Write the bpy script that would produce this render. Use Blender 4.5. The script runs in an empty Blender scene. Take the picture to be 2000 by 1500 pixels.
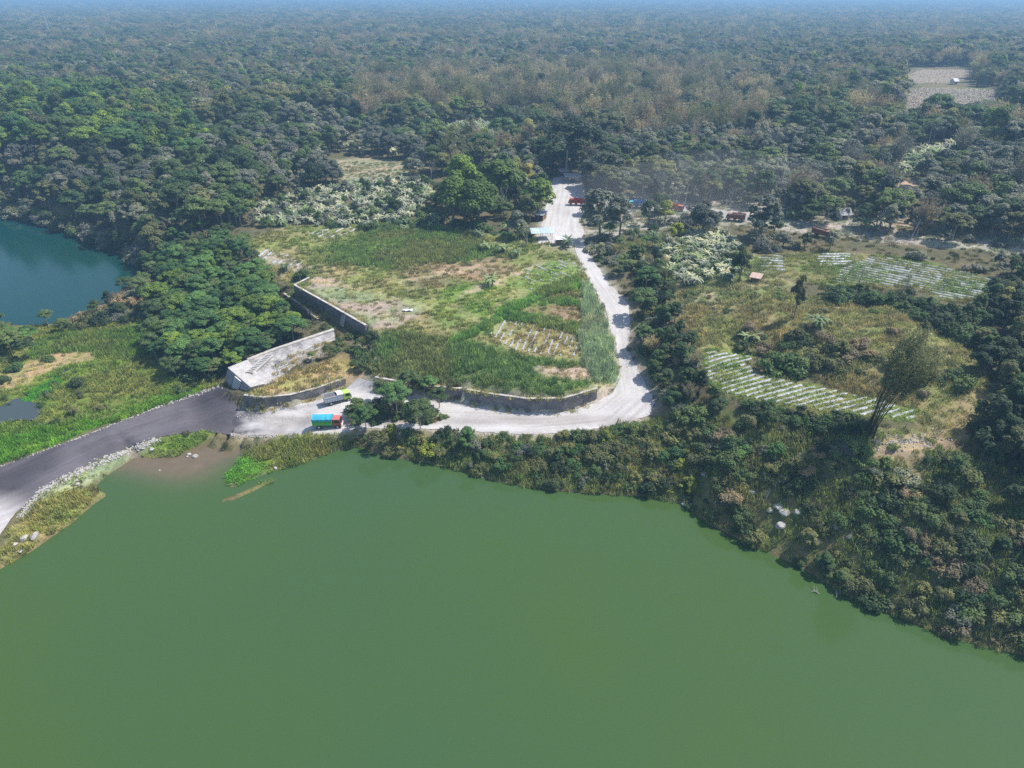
import bpy, bmesh, math, random
import numpy as np
from mathutils import Vector, Matrix
from mathutils.geometry import delaunay_2d_cdt
R = math.radians
rng = np.random.default_rng(7)
random.seed(7)
SC = bpy.context.scene
# ------------------------------------------------------------------ camera
CAMZ, PITCH, FPX = 75.0, R(28.9), 1389.0
cam = bpy.data.objects.new('camera', bpy.data.cameras.new('camera'))
SC.collection.objects.link(cam); SC.camera = cam
cam.location = (0, 0, CAMZ); cam.rotation_euler = (math.pi/2 - PITCH, 0, 0)
cam.data.sensor_width = 36; cam.data.lens = 36*FPX/2000
cam.data.clip_start = 0.5; cam.data.clip_end = 30000
# ------------------------------------------------------------------ light
SUN_EL, SUN_AZ = R(56), R(76)          # azimuth from +Y (view direction) clockwise towards +X
w = bpy.data.worlds.new("World"); SC.world = w; w.use_nodes = True
nt = w.node_tree
sky = nt.nodes.new('ShaderNodeTexSky'); sky.sky_type = 'NISHITA'; sky.sun_disc = False
sky.sun_elevation = SUN_EL; sky.sun_rotation = SUN_AZ; sky.air_density = 1.0; sky.dust_density = 1.2
nt.nodes['Background'].inputs[1].default_value = 0.14
nt.links.new(sky.outputs[0], nt.nodes['Background'].inputs[0])
sd = bpy.data.lights.new('sun', 'SUN'); sd.energy = 4.7; sd.angle = R(0.53); sd.color = (1, 0.96, 0.9)
so = bpy.data.objects.new('sun', sd); SC.collection.objects.link(so)
sv = Vector((math.sin(SUN_AZ)*math.cos(SUN_EL), math.cos(SUN_AZ)*math.cos(SUN_EL), math.sin(SUN_EL)))
so.rotation_euler = sv.to_track_quat('Z', 'Y').to_euler(); so.location = sv*300
SC.view_settings.view_transform = 'Standard'; SC.view_settings.look = 'None'
SC.view_settings.exposure = 0.22; SC.view_settings.gamma = 1
cy = SC.cycles
cy.max_bounces = 5; cy.diffuse_bounces = 2; cy.glossy_bounces = 2; cy.transmission_bounces = 3
cy.use_denoising = False; cy.sample_clamp_indirect = 6; cy.volume_bounces = 1; cy.transparent_max_bounces = 4
HAZE = 0.00038
# ------------------------------------------------------------------ helpers: projection
CT, ST = math.cos(PITCH), math.sin(PITCH)
def ray(px, py):
    a = (np.asarray(px, float)-1000)/FPX; b = (750-np.asarray(py, float))/FPX
    return a, CT + b*ST, -ST + b*CT
def P(px, py, z):
    dx, dy, dz = ray(px, py); t = (z-CAMZ)/dz
    return dx*t, dy*t
def proj(x, y, z):
    q = z-CAMZ; d = y*CT - q*ST; u = y*ST + q*CT
    d = np.where(d < 1, 1, d)
    return 1000+FPX*x/d, 750-FPX*u/d
def inpoly(px, py, poly):
    c = np.zeros(np.shape(px), bool); n = len(poly)
    for i in range(n):
        x1, y1 = poly[i]; x2, y2 = poly[(i+1) % n]
        if y1 == y2: continue
        k = ((y1 > py) != (y2 > py)) & (px < (x2-x1)*(py-y1)/(y2-y1)+x1)
        c ^= k
    return c
def h2(i, j, s):
    v = np.sin(i*127.1+j*311.7+s*74.7)*43758.5453
    return v-np.floor(v)
def vn(x, y, sc, s=0):
    x = x/sc; y = y/sc; i = np.floor(x); j = np.floor(y); u = x-i; v = y-j
    u = u*u*(3-2*u); v = v*v*(3-2*v)
    return (h2(i, j, s)*(1-u)+h2(i+1, j, s)*u)*(1-v)+(h2(i, j+1, s)*(1-u)+h2(i+1, j+1, s)*u)*v
def fbm(x, y, sc, s=0, o=3):
    t = 0; a = 1; n = 0
    for k in range(o):
        t = t+a*vn(x, y, sc/(2**k), s+k*3); n += a; a *= .5
    return t/n
# ------------------------------------------------------------------ terrain: break lines given as (px, py, z)
TP = []
def addp(x, y, z): TP.append((float(x), float(y), float(z)))
def line(pts, step=2.5):
    out = []
    for a, b in zip(pts[:-1], pts[1:]):
        xa, ya = P(a[0], a[1], a[2]); xb, yb = P(b[0], b[1], b[2])
        n = max(1, int(math.hypot(xb-xa, yb-ya)/step))
        for k in range(n):
            t = k/n; out.append((xa+(xb-xa)*t, ya+(yb-ya)*t, a[2]+(b[2]-a[2])*t))
    x, y = P(*pts[-1]); out.append((float(x), float(y), pts[-1][2]))
    return out
def bl(pts, step=2.5):
    for p in line(pts, step): addp(*p)
def offset(pl, d):
    out = []
    for i, p in enumerate(pl):
        a = pl[max(0, i-1)]; b = pl[min(len(pl)-1, i+1)]
        dx, dy = b[0]-a[0], b[1]-a[1]; l = math.hypot(dx, dy) or 1
        out.append((p[0]-dy/l*d, p[1]+dx/l*d, p[2]))      # +d = left of travel
    return out
def shore(pts, inl=1.0, hz=.45, dep=-.7):      # travel with land on the left
    pl = line(pts, 2.0)
    for p in pl: addp(*p)
    for p in offset(pl, inl): addp(p[0], p[1], p[2]+hz)
    for p in offset(pl, -1.4): addp(p[0], p[1], p[2]+dep)
# main lake shore, left to right (land is to the north = left of travel)
shore([(-400,1260,0),(-150,1180,0),(0,1112,0),(60,1078,0),(140,1022,0),(205,966,0)])
shore([(205,966,0),(186,951,0)], .5)
shore([(186,951,0),(215,925,0),(262,893,0),(290,893,0),(345,892,0),(385,872,0),(414,855,0)], .7)
shore([(425,851,0),(480,858,0),(560,859,0)], .7)
shore([(478,889,0),(440,932,0),(446,950,0),(530,922,0),(600,902,0),(660,878,0)], .8)
bl([(560,859,.2),(510,872,.2),(478,889,.2)])
for p in line([(459,971,.35),(500,953,.4),(536,934,.35)], 1.2):
    addp(*p)
for d in (1.1, -1.1):
    for p in offset(line([(459,971,-.3),(500,953,-.3),(536,934,-.3)], 1.5), d): addp(*p)
shore([(660,878,0),(700,872,0),(760,892,0),(840,905,0),(900,920,0),(960,938,0),(1040,953,0),(1150,964,0),(1250,968,0),
       (1330,983,0),(1390,1026,0),(1470,1066,0),(1560,1106,0),(1680,1176,0),(1760,1206,0),(1850,1244,0),(2000,1280,0),(2300,1350,0)], 1.0, .7)
for q in [(330,925,-.7),(400,915,-.6),(250,945,-1),(500,1000,-3),(200,1100,-3),(1000,1100,-4),(700,1000,-3),(1300,1200,-4),(1000,1400,-5),
          (100,1400,-5),(1900,1450,-4),(1500,1300,-4),(420,890,-.5),(380,900,-.5),(300,1000,-2)]:
    addp(*P(*q), q[2])
for q in [(-300,-140,-4),(0,-140,-4),(300,-140,-4),(-150,20,-5),(150,0,-4),(0,30,-5),(-140,60,-4)]: addp(*q)
for q in [(-400,-260,9),(0,-260,9),(400,-260,9),(500,0,14),(200,40,16),(160,10,6),(-420,0,9),(-330,0,-2),(-300,120,1)]: addp(*q)
# dam road
bl([(-400,1080,2),(-100,950,2),(0,912,2),(150,857,2),(300,797,2),(380,770,2),(436,752,2)])
bl([(-400,1190,2),(-60,1080,2),(0,1045,2),(30,1003,2),(80,957,2),(130,927,2),(230,881,2),(310,853,2),(400,840,2),(450,843,2)])
bl([(60,1040,1.3),(130,985,1.2),(170,960,1)])
# valley west of the spillway
bl([(-400,1040,.8),(0,896,.9),(150,844,.9),(300,784,.9),(420,752,1)])
for q in [(0,850,.7),(150,800,.7),(300,750,.8),(100,720,.7),(0,700,.9),(-200,720,.9),(250,660,1),(300,700,1.2),(360,745,1.2),(60,780,.6),(200,740,.7),
          (150,660,1.2),(0,660,1.2)]:
    addp(*P(*q), q[2])
# teal lake: travel with land on the left (clockwise seen from inside is water on the right)
shore([(-300,634,0),(0,634,0),(60,636,0),(110,632,0),(190,600,0),(240,565,0),(283,530,0),(262,507,0),(200,482,0),(130,455,0),(60,433,0),(0,423,0),(-300,400,0),(-600,390,0)][::-1], 1.0)
for q in [(50,520,-2.5),(-200,520,-3),(-500,520,-3),(180,530,-2),(120,590,-1.5)]: addp(*P(*q), q[2])
for q in [(-600,345,8),(-300,355,7),(0,404,1.2),(0,372,6),(130,434,1.2),(130,404,6),(240,476,1.2),(240,446,6),(310,490,5),(0,300,18),(150,300,18),(300,330,14),(300,420,11),(400,430,11),(480,450,10.5),
          (-300,230,24),(0,225,24),(150,215,23),(300,240,20),(420,300,16),(0,160,15),(400,180,15),(-600,160,15),(700,330,13),(600,400,11.5),(800,400,12)]:
    addp(*P(*q), q[2])
# slope between teal lake and plateau
for q in [(300,540,2.5),(330,620,3),(310,700,1.8),(400,560,6),(420,650,4.5),(400,490,8),(490,500,10),(520,600,6.5),(430,735,1.6),(500,690,4),(560,640,6),(600,640,6.6),(250,600,2)]:
    addp(*P(*q), q[2])
# retaining walls: (base polyline px,py,z0), top z; land on the left or right
WALLS = {}
def wallline(key, pts, ztop, side, step=2.0):
    pl = line(pts, step)
    for p in pl: addp(*p)
    off = offset(pl, .75*side); n = len(off)
    for i, p in enumerate(off):
        t = i/(n-1); zt = ztop[0]+(ztop[1]-ztop[0])*t
        addp(p[0], p[1], zt)
    WALLS[key] = (pl, ztop, side)
wallline('upper', [(577,582,7.2),(640,617,7.2),(716,662,7.0)], (10.6, 10.2), 1)
wallline('return', [(577,582,7.2),(606,566,7.4)], (10.6, 10.7), -1)
wallline('terrace', [(556,590,4.6),(590,612,4.8),(622,640,4.8)], (6.9, 6.9), 1)
wallline('mound', [(481,797,2.1),(520,800,2.2),(570,792,2.5),(625,775,2.7),(676,752,3.1)], (4.9, 4.6), 1)
wallline('bend', [(735,766,3.2),(800,775,3.4),(850,778,3.5),(905,783,3.8),(960,795,4.1),(1030,806,4.5),(1100,806,4.9),(1165,785,5.6)], (5.2, 8.4), 1)
for q in [(830,752,6.2),(905,752,7.4),(735,745,5.2)]: addp(*P(*q), q[2])
# plateau
for q in [(500,480,10.5),(640,458,10.8),(800,450,11.2),(900,465,11.5),(1000,495,12),(620,560,10.6),(700,560,10.7),(800,540,10.9),(900,560,11),(1000,560,11.3),(1100,540,12),
          (800,600,10.5),(900,640,10.1),(1000,640,10.2),(1100,640,10.2),(1150,600,10.8),(1170,680,9.6),(735,650,9.8),(940,668,9.9),(1040,695,9.4),(1140,712,9.2),
          (760,700,7.6),(860,710,8),(960,730,8.4),(1080,745,8.9),(700,700,6.2),(690,680,6.4)]:
    addp(*P(*q), q[2])
for q in [(520,762,5.2),(600,745,5.3),(660,725,5.4),(690,735,4.6),(560,745,5.4)]: addp(*P(*q), q[2])
# white road
bl([(480,800,2.1),(520,806,2.2),(620,786,2.7),(690,764,3.0),(735,768,3.2)])
bl([(1200,760,6.4),(1212,735,7.2),(1205,690,8.2),(1192,640,9.5),(1182,600,10.5),(1150,545,11.7),(1130,505,12.4),(1120,480,12.9),(1055,470,13),(1062,440,13.2),(1080,370,14),(1085,345,14.3)])
bl([(1140,345,14.4),(1142,380,14),(1138,440,13.2),(1152,500,12.4),(1187,550,11.6),(1227,595,10.6),(1232,640,9.5),(1225,680,8.4),(1252,730,7.6),(1283,790,6.4),(1268,816,6),(1180,840,5.3),(1040,854,4.5),(850,842,3.4),(700,840,2.5),(640,852,2.2),(560,852,2.1),(450,850,2.0)])
# right side
for q in [(1290,640,12.5),(1300,560,13),(1240,540,12.6),(1345,720,11.5),(1330,790,9),(1310,830,7),(1300,480,14),(1200,470,13.6),(1380,560,15),(1450,560,16),(1540,600,17.5),(1650,565,18),
          (1480,500,17),(1960,545,19),(1900,640,20),(1900,720,18.5),(1950,800,17.5),(1620,640,18.3),(1780,640,20),(1850,700,19),(1540,650,16),(1420,650,13.5),(1700,700,17.2),
          (1370,690,12.5),(1480,690,13),(1470,722,13.1),(1560,745,13.5),(1660,765,14),(1790,800,15),(1780,825,15),(1600,803,14),(1500,785,13.2),(1420,768,12.5),(1380,740,12.3),
          (1400,800,11),(1550,835,12),(1690,852,14.5),(1800,840,14.8),(1330,900,4.2),(1200,900,3.6),(1000,900,2.8),(850,875,2.4),(740,860,2.3),(1500,940,6.8),(1700,1000,7.8),(1850,1050,8.2),(2000,1100,7.5),(1950,950,12.5),
          (2150,900,17),(2200,700,21),(2100,1100,9),(2300,1100,10),(1600,1030,4.5),(1420,970,4.2),(1850,900,13.5),(1500,870,10.5),(1400,860,8)]:
    addp(*P(*q), q[2])
bl([(1130,402,13.9),(1240,404,14.5),(1330,412,15.2),(1430,430,16),(1600,475,17.2),(1800,500,18.3),(2200,540,20)], 6)
bl([(1130,392,14),(1240,393,14.6),(1330,399,15.3),(1430,414,16.1),(1600,450,17.3),(1800,478,18.4),(2200,515,20)], 6)
for q in [(1000,300,14.5),(1300,300,15.5),(1500,300,18),(2000,400,22),(2300,350,24),(1760,200,24),(1950,200,25),(1760,145,24),(1950,140,25),(1000,200,14),(500,200,15),(1400,200,15),
          (1400,100,14),(600,100,14),(0,100,13),(2100,100,24),(1700,300,20),(900,400,13)]:
    addp(*P(*q), q[2])
for yy, zz in [(1300, 14), (2500, 12), (5000, 16), (12000, 24)]:
    for xx in (-12000, -5000, -2500, -1200, 0, 1200, 2500, 5000, 12000):
        addp(xx, yy, zz)
for xx in (-12000, -4000, -1200, 1200, 4000, 12000):
    for yy in (-4000, -700, 400): addp(xx, yy, 16)
TPa = np.array(TP)
res = delaunay_2d_cdt([Vector((a, b)) for a, b, c in TP], [], [], 0, 1e-5)
tv = np.array([(v.x, v.y) for v in res[0]])
tz = np.array([np.mean([TP[k][2] for k in o]) for o in res[3]])
tris = [tuple(f) for f in res[2] if len(f) == 3]
def axis(lo, hi, step, far, g):
    a = list(np.arange(lo, hi+1e-6, step)); s = step; x = hi
    while x < far: s *= g; x += s; a.append(x)
    s = step; x = lo; b = []
    while x > -far: s *= g; x -= s; b.append(x)
    return np.array(b[::-1]+a)
GX = axis(-115, 135, .8, 11000, 1.045)
GY = np.array([v for v in axis(58, 270, .8, 11000, 1.035) if v > -3500])
XX, YY = np.meshgrid(GX, GY)
def tin(X, Y):
    Z = np.full(X.shape, np.nan); ys = Y[:, 0]; xs = X[0]
    for t in tris:
        A, B, C = tv[t[0]], tv[t[1]], tv[t[2]]
        i0 = np.searchsorted(xs, min(A[0], B[0], C[0])-1e-6); i1 = np.searchsorted(xs, max(A[0], B[0], C[0])+1e-6)
        j0 = np.searchsorted(ys, min(A[1], B[1], C[1])-1e-6); j1 = np.searchsorted(ys, max(A[1], B[1], C[1])+1e-6)
        if i1 <= i0 or j1 <= j0: continue
        x = X[j0:j1, i0:i1]; y = Y[j0:j1, i0:i1]
        d = (B[1]-C[1])*(A[0]-C[0])+(C[0]-B[0])*(A[1]-C[1])
        if abs(d) < 1e-12: continue
        l1 = ((B[1]-C[1])*(x-C[0])+(C[0]-B[0])*(y-C[1]))/d
        l2 = ((C[1]-A[1])*(x-C[0])+(A[0]-C[0])*(y-C[1]))/d
        l3 = 1-l1-l2; m = (l1 >= -1e-6) & (l2 >= -1e-6) & (l3 >= -1e-6)
        zz = l1*tz[t[0]]+l2*tz[t[1]]+l3*tz[t[2]]
        sub = Z[j0:j1, i0:i1]; sub[m] = zz[m]
    return np.nan_to_num(Z, nan=10.)
ZZ = tin(XX, YY)
# ------------------------------------------------------------------ regions, in picture coordinates of the ground
WHITE = [(478,800),(520,803),(620,783),(672,762),(700,738),(745,750),(800,772),(850,777),(905,782),(960,794),(1030,806),(1100,806),(1160,788),(1198,766),(1212,735),(1205,690),
         (1192,640),(1182,600),(1150,545),(1130,505),(1120,482),(1050,474),(1058,440),(1072,395),(1082,345),(1138,345),(1142,380),(1200,392),(1330,400),(1430,414),(1480,420),(1485,436),(1430,430),(1330,412),(1210,404),(1136,405),(1138,440),(1138,470),(1152,500),(1187,550),(1227,595),(1232,640),(1225,680),(1250,730),
         (1280,785),(1268,812),(1180,836),(1040,850),(850,838),(700,836),(650,850),(560,851),(450,849),(400,842),(436,790)]
DAM = [(436,751),(380,770),(300,797),(150,857),(0,912),(-100,950),(-400,1080),(-400,1190),(-60,1080),(0,1045),(30,1003),(80,957),(130,927),(230,881),(310,853),(400,842),(450,849),
       (458,838),(452,822),(462,806),(466,796),(458,785),(447,765)]
HOLE = [(668,806),(705,790),(760,785),(850,803),(872,815),(842,827),(760,826),(690,824)]
def growp(poly, n):  # subdivide an outline and roughen it
    out = []; m = len(poly)
    for i in range(m):
        a, b = poly[i], poly[(i+1) % m]; l = math.hypot(b[0]-a[0], b[1]-a[1]); k = max(1, int(l/7))
        if a[0] < -200 or a[0] > 2100: k = 1
        for j in range(k):
            t = j/k; out.append((a[0]+(b[0]-a[0])*t+random.uniform(-n, n), a[1]+(b[1]-a[1])*t+random.uniform(-n, n)*.7))
    return out
WHITE = [(a+(random.uniform(-4, 4) if b < 480 and 1050 < a < 1150 else 0), b+(random.uniform(-2, 2) if b < 480 else 0)) for a, b in growp(WHITE, 1.3)]; DAM2 = growp(DAM, 1.0)
C = dict
REG = [  # name, polygon, ground colour, tuft colour, tufts per m2, tuft height
 ('valley', [(-500,640),(0,636),(110,640),(300,600),(312,720),(440,748),(380,766),(150,852),(0,905),(-500,1080)], (0.17, 0.19, 0.055), (0.21, 0.26, 0.07), .9, .7),
 ('valley_lush', [(-400,960),(0,820),(80,828),(210,822),(320,775),(400,750),(380,766),(150,852),(0,905),(-400,1060)], (.11,.19,.025), (.14,.27,.035), 1.2, .8),
 ('valley_reed', [(80,660),(160,650),(300,640),(310,690),(170,700),(60,700)], (.10,.16,.04), (.15,.24,.06), 1.4, 1.1),
 ('valley_soil', [(20,722),(100,690),(190,684),(195,700),(100,722),(60,745),(0,765),(-60,770),(-60,735)], (.38,.29,.17), (.3,.27,.12), .25, .4),
 ('valley_mat', [(45,792),(52,765),(95,745),(122,728),(126,738),(100,768),(62,792)], (.06,.20,.02), (.07,.26,.02), 2.0, .25),
 ('plateau', [(490,470),(560,440),(640,440),(850,430),(900,450),(1130,480),(1175,600),(1215,720),(1190,760),(1100,770),(905,745),(840,748),(735,738),(722,650),(580,560),(500,520)], (0.27, 0.25, 0.13), (0.235, 0.255, 0.1), .9, .6),
 ('plateau_lush', [(640,490),(760,440),(900,445),(1000,495),(940,520),(860,530),(720,520),(640,520)], (0.2, 0.22, 0.1), (0.19, 0.24, 0.09), 1.3, 1.0),
 ('plateau_lush2', [(850,560),(1000,520),(1010,560),(940,620),(850,620)], (0.22, 0.25, 0.09), (0.21, 0.28, 0.08), 1.1, .5),
 ('brown', [(800,520),(1000,500),(1010,530),(860,565),(790,560)], (0.27, 0.215, 0.145), (0.25, 0.23, 0.12), .8, .6),
 ('pale_plot', [(592,562),(636,540),(700,560),(835,600),(800,630),(756,648),(722,636)], (.33,.29,.25), (.26,.25,.13), .35, .35),
 ('pale_plot2', [(498,500),(520,485),(620,525),(600,535),(520,520)], (.36,.32,.27), (.25,.25,.13), .3, .35),
 ('path', [(595,545),(610,540),(720,565),(845,598),(840,606),(710,572)], (.40,.33,.24), (.3,.28,.12), .1, .3),
 ('slope_lush', [(733,643),(800,650),(900,666),(940,672),(1040,694),(1140,712),(1170,745),(1090,768),(905,748),(770,745),(728,690)], (0.15, 0.185, 0.08), (0.185, 0.245, 0.1), 1.7, 1.0),
 ('brown1', [(1050,590),(1140,588),(1135,628),(1010,606)], (0.28, 0.2, 0.14), (0.24, 0.21, 0.11), .9, .5),
 ('brown2', [(1085,560),(1140,560),(1135,580),(1060,580)], (0.26, 0.21, 0.13), (0.23, 0.24, 0.1), .9, .5),
 ('mulch_plot', [(940,652),(985,620),(1030,628),(1130,646),(1136,702),(1080,700),(1000,686)], (0.34, 0.26, 0.18), (0.27, 0.22, 0.11), .9, .5),
 ('green_rows', [(1000,575),(1030,520),(1120,500),(1135,530),(1060,570),(980,605)], (0.24, 0.27, 0.12), (0.23, 0.31, 0.09), .9, .4),
 ('path', [(784,548),(860,532),(942,512),(944,518),(862,539),(788,554)], (.42,.35,.25), (.3,.28,.15), .12, .3),
 ('path', [(893,574),(960,550),(1061,508),(1064,515),(962,558),(897,581)], (.42,.35,.25), (.3,.28,.15), .12, .3),
 ('path', [(851,600),(900,592),(960,640),(950,655),(890,604)], (.34,.29,.19), (.3,.28,.15), .5, .3),
 ('path', [(935,652),(990,618),(1002,622),(948,662)], (.44,.36,.28), (.3,.28,.15), .1, .3),
 ('grass_band', [(880,672),(950,655),(985,622),(1060,582),(1135,560),(1135,535),(1050,565),(950,628),(900,655)], (0.16, 0.22, 0.07), (0.21, 0.32, 0.1), 2.2, 1.2),
 ('grass_band2', [(1060,584),(1140,588),(1140,596),(1060,594)], (0.16, 0.22, 0.07), (0.2, 0.29, 0.1), 2.2, 1.0),
 ('grass_band3', [(985,622),(1020,612),(1138,632),(1138,650),(1080,640)], (0.16, 0.22, 0.07), (0.2, 0.29, 0.1), 2.2, 1.1),
 ('cane', [(1140,545),(1152,560),(1190,640),(1203,700),(1204,745),(1150,745),(1138,700),(1138,600)], (0.26, 0.28, 0.21), (0.36, 0.39, 0.29), 2.6, 1.5),
 ('sand', [(1035,712),(1080,712),(1150,722),(1160,742),(1110,745),(1050,728)], (.42,.34,.28), (.3,.25,.15), .3, .5),
 ('mound', [(490,765),(520,746),(650,700),(690,720),(720,742),(676,756),(600,770),(500,790)], (0.4, 0.3, 0.17), (0.37, 0.31, 0.15), .8, .6),
 ('mound_soil', [(560,745),(640,728),(640,734),(560,752)], (.42,.30,.2), (.3,.25,.12), .2, .4),
 ('soil_path', [(660,690),(700,705),(730,745),(700,748),(670,715)], (.42,.27,.16), (.3,.25,.12), .1, .4),
 ('spit', [(660,846),(560,853),(545,860),(478,889),(436,932),(440,955),(530,930),(600,905),(670,880)], (.17,.19,.05), (.25,.26,.09), 1.4, .8),
 ('spit_mat', [(478,889),(436,932),(440,955),(530,925),(525,900),(500,890)], (.10,.22,.03), (.12,.28,.04), 2.0, .35),
 ('strip', [(450,976),(500,945),(545,926),(545,945),(500,962),(460,980)], (.16,.2,.05), (.2,.25,.06), 1.5, .4),
 ('islet', [(262,897),(300,858),(330,850),(415,843),(416,857),(345,894)], (.14,.22,.04), (.15,.28,.05), 1.8, .35),
 ('shore_rubble', [(0,1060),(45,1010),(85,965),(140,932),(235,888),(300,858),(262,897),(215,925),(160,948),(90,985),(50,1020)], (.36,.34,.31), (.2,.25,.08), .35, .4),
 ('left_mound', [(-100,1160),(0,1113),(60,1078),(140,1022),(206,966),(188,951),(140,955),(90,975),(50,1010),(0,1075),(-100,1120)], (.26,.23,.10), (.30,.29,.10), 1.3, .8),
 ('bank', [(640,852),(700,838),(850,842),(1040,854),(1180,840),(1270,818),(1300,800),(1400,800),(1550,835),(1800,840),(1900,900),(2300,900),(2300,1400),(1990,1300),(1680,1190),(1330,990),(1150,972),(900,928),(760,900),(660,885)], (.20,.185,.095), (.235,.25,.11), 1.2, .8),
 ('bank_bare', [(1690,860),(1800,845),(1860,870),(1800,890),(1700,895)], (.42,.33,.23), (.2,.2,.08), .4, .5),
 ('right_hill', [(1330,640),(1340,570),(1500,560),(1560,580),(1650,575),(1850,610),(1905,700),(1930,760),(1900,860),(1800,840),(1790,800),(1660,762),(1480,690),(1370,690)], (0.29, 0.25, 0.14), (0.30, 0.27, 0.14), 1.1, .6),
 ('right_hill2', [(1200,470),(1400,440),(1480,500),(1560,560),(1340,600),(1250,540)], (0.28, 0.27, 0.17), (0.27, 0.28, 0.15), .8, .7),
 ('field_r', [(1365,690),(1385,678),(1480,692),(1452,706),(1478,728),(1560,748),(1660,765),(1800,800),(1785,822),(1700,815),(1600,806),(1500,788),(1420,772),(1375,745)], (0.22, 0.23, 0.09), (0.2, 0.27, 0.08), 1.0, .35),
 ('field_u', [(1470,498),(1660,490),(1760,500),(1965,548),(1905,585),(1850,588),(1790,560),(1620,560),(1530,535),(1480,535)], (.19,.19,.09), (.18,.22,.08), .8, .4),
 ('terraces', [(1760,150),(1800,135),(1895,135),(1890,158),(1850,165),(1780,165)], (.21,.18,.12), (.2,.2,.1), 0, .4),
 ('terraces2', [(1765,216),(1760,178),(1800,168),(1950,172),(1945,216)], (.20,.19,.11), (.2,.2,.1), 0, .4),
 ('green_plot', [(1720,118),(1810,112),(1815,125),(1730,135)], (.16,.22,.08), (.2,.2,.1), 0, .4),
 ('plots_e', [(1735,360),(1790,352),(1795,372),(1760,385)], (.40,.33,.25), (.2,.2,.1), .1, .4),
 ('plots_e2', [(1725,425),(1810,420),(1840,445),(1760,450)], (.35,.27,.2), (.2,.2,.1), .2, .4),
 ('clearing', [(620,318),(700,308),(800,318),(840,330),(800,345),(700,352),(640,345)], (.33,.30,.22), (.22,.22,.13), .4, .4),
 ('quarry', [(1350,98),(1420,88),(1500,95),(1520,110),(1420,112),(1350,108)], (0.40, 0.40, 0.39), (0.2, 0.2, 0.1), 0, .4),
 ('dusty', [(1150,380),(1500,370),(1700,410),(2100,480),(2100,510),(1700,470),(1450,440),(1330,440),(1150,470)], (.38,.36,.33), (.3,.3,.25), .4, .5),
]
IX = {r[0]: i for i, r in enumerate(REG)}
# roads lie in a shallow cut, so the draped sheet never meets the soil
PX, PY = proj(XX, YY, ZZ)
roadm = (inpoly(PX, PY, WHITE) | inpoly(PX, PY, DAM2)) & ~inpoly(PX, PY, HOLE)
reg = np.full(XX.shape, -1, int)
wx = PX+(fbm(XX, YY, 4.5, 5)-.5)*18; wy = PY+(fbm(XX, YY, 4.5, 9)-.5)*11
for i, r in enumerate(REG):
    if r[0] == 'dusty': continue
    k = inpoly(wx, wy, r[1]) if r[0] not in ('strip',) else inpoly(PX, PY, r[1])
    reg[k] = i
kd = inpoly(wx, wy, REG[IX['dusty']][1]) & (reg < 0); reg[kd] = IX['dusty']
FLAT = [IX[n] for n in ('pale_plot', 'mulch_plot', 'field_r', 'field_u', 'brown1', 'green_rows', 'terraces')]
amp = np.where(ZZ > .9, .35, .0)*np.clip((ZZ-.9)/1.5, .2, 1); amp[np.isin(reg, FLAT)] *= .25; amp[roadm] = 0
ZB = ZZ.copy()
ZZ = ZZ + (fbm(XX, YY, 4.5, 1)-.5)*2*amp + (fbm(XX, YY, 22, 31)-.5)*amp*2.5*(YY > 330)
for _ in range(1):
    pass
ZG = np.where(roadm, ZZ-.10, ZZ)
def HT(x, y, G=None):
    G = ZZ if G is None else G
    x = np.asarray(x, float); y = np.asarray(y, float)
    i = np.clip(np.searchsorted(GX, x)-1, 0, len(GX)-2); j = np.clip(np.searchsorted(GY, y)-1, 0, len(GY)-2)
    u = (x-GX[i])/(GX[i+1]-GX[i]); v = (y-GY[j])/(GY[j+1]-GY[j])
    return (G[j, i]*(1-u)+G[j, i+1]*u)*(1-v)+(G[j+1, i]*(1-u)+G[j+1, i+1]*u)*v
def REGAT(x, y):
    i = np.clip(np.searchsorted(GX, x), 0, len(GX)-1); j = np.clip(np.searchsorted(GY, y), 0, len(GY)-1)
    return reg[j, i]
def GP(px, py):
    """world point where the line of sight of a picture point meets the ground"""
    dx, dy, dz = ray(px, py); t = 40.
    while t < 9000:
        x, y, z = dx*t, dy*t, CAMZ+dz*t
        if z <= max(float(HT(x, y)), 0): break
        t += .4+t*.002
    lo, hi = t-.4-t*.002, t
    for _ in range(12):
        m = (lo+hi)/2
        if CAMZ+dz*m <= max(float(HT(dx*m, dy*m)), 0): hi = m
        else: lo = m
    return Vector((dx*hi, dy*hi, float(HT(dx*hi, dy*hi))))
# ------------------------------------------------------------------ materials
def mat(name):
    m = bpy.data.materials.new(name); m.use_nodes = True; t = m.node_tree
    return m, t, t.nodes['Principled BSDF']
def nd(t, typ, **k):
    n = t.nodes.new(typ)
    for a, b in k.items(): setattr(n, a, b)
    return n
def noise(t, scale, detail=6, rough=.6, vec=None, dim='3D'):
    n = nd(t, 'ShaderNodeTexNoise'); n.inputs['Scale'].default_value = scale; n.inputs['Detail'].default_value = detail
    n.inputs['Roughness'].default_value = rough
    if vec: t.links.new(vec, n.inputs['Vector'])
    return n
def rampn(t, src, stops):
    r = nd(t, 'ShaderNodeValToRGB'); e = r.color_ramp.elements
    while len(e) < len(stops): e.new(.5)
    for k, (p, c) in enumerate(stops): e[k].position = p; e[k].color = (*c, 1) if len(c) == 3 else c
    t.links.new(src, r.inputs[0]); return r
def mul(t, a, b, typ='MULTIPLY', f=1.0):
    m = nd(t, 'ShaderNodeMix', data_type='RGBA', blend_type=typ)
    if hasattr(f, 'name') or hasattr(f, 'is_linked'): t.links.new(f, m.inputs[0])
    else: m.inputs[0].default_value = f
    for k, v in ((6, a), (7, b)):
        if isinstance(v, tuple): m.inputs[k].default_value = (*v, 1)
        else: t.links.new(v, m.inputs[k])
    return m.outputs[2]
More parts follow.
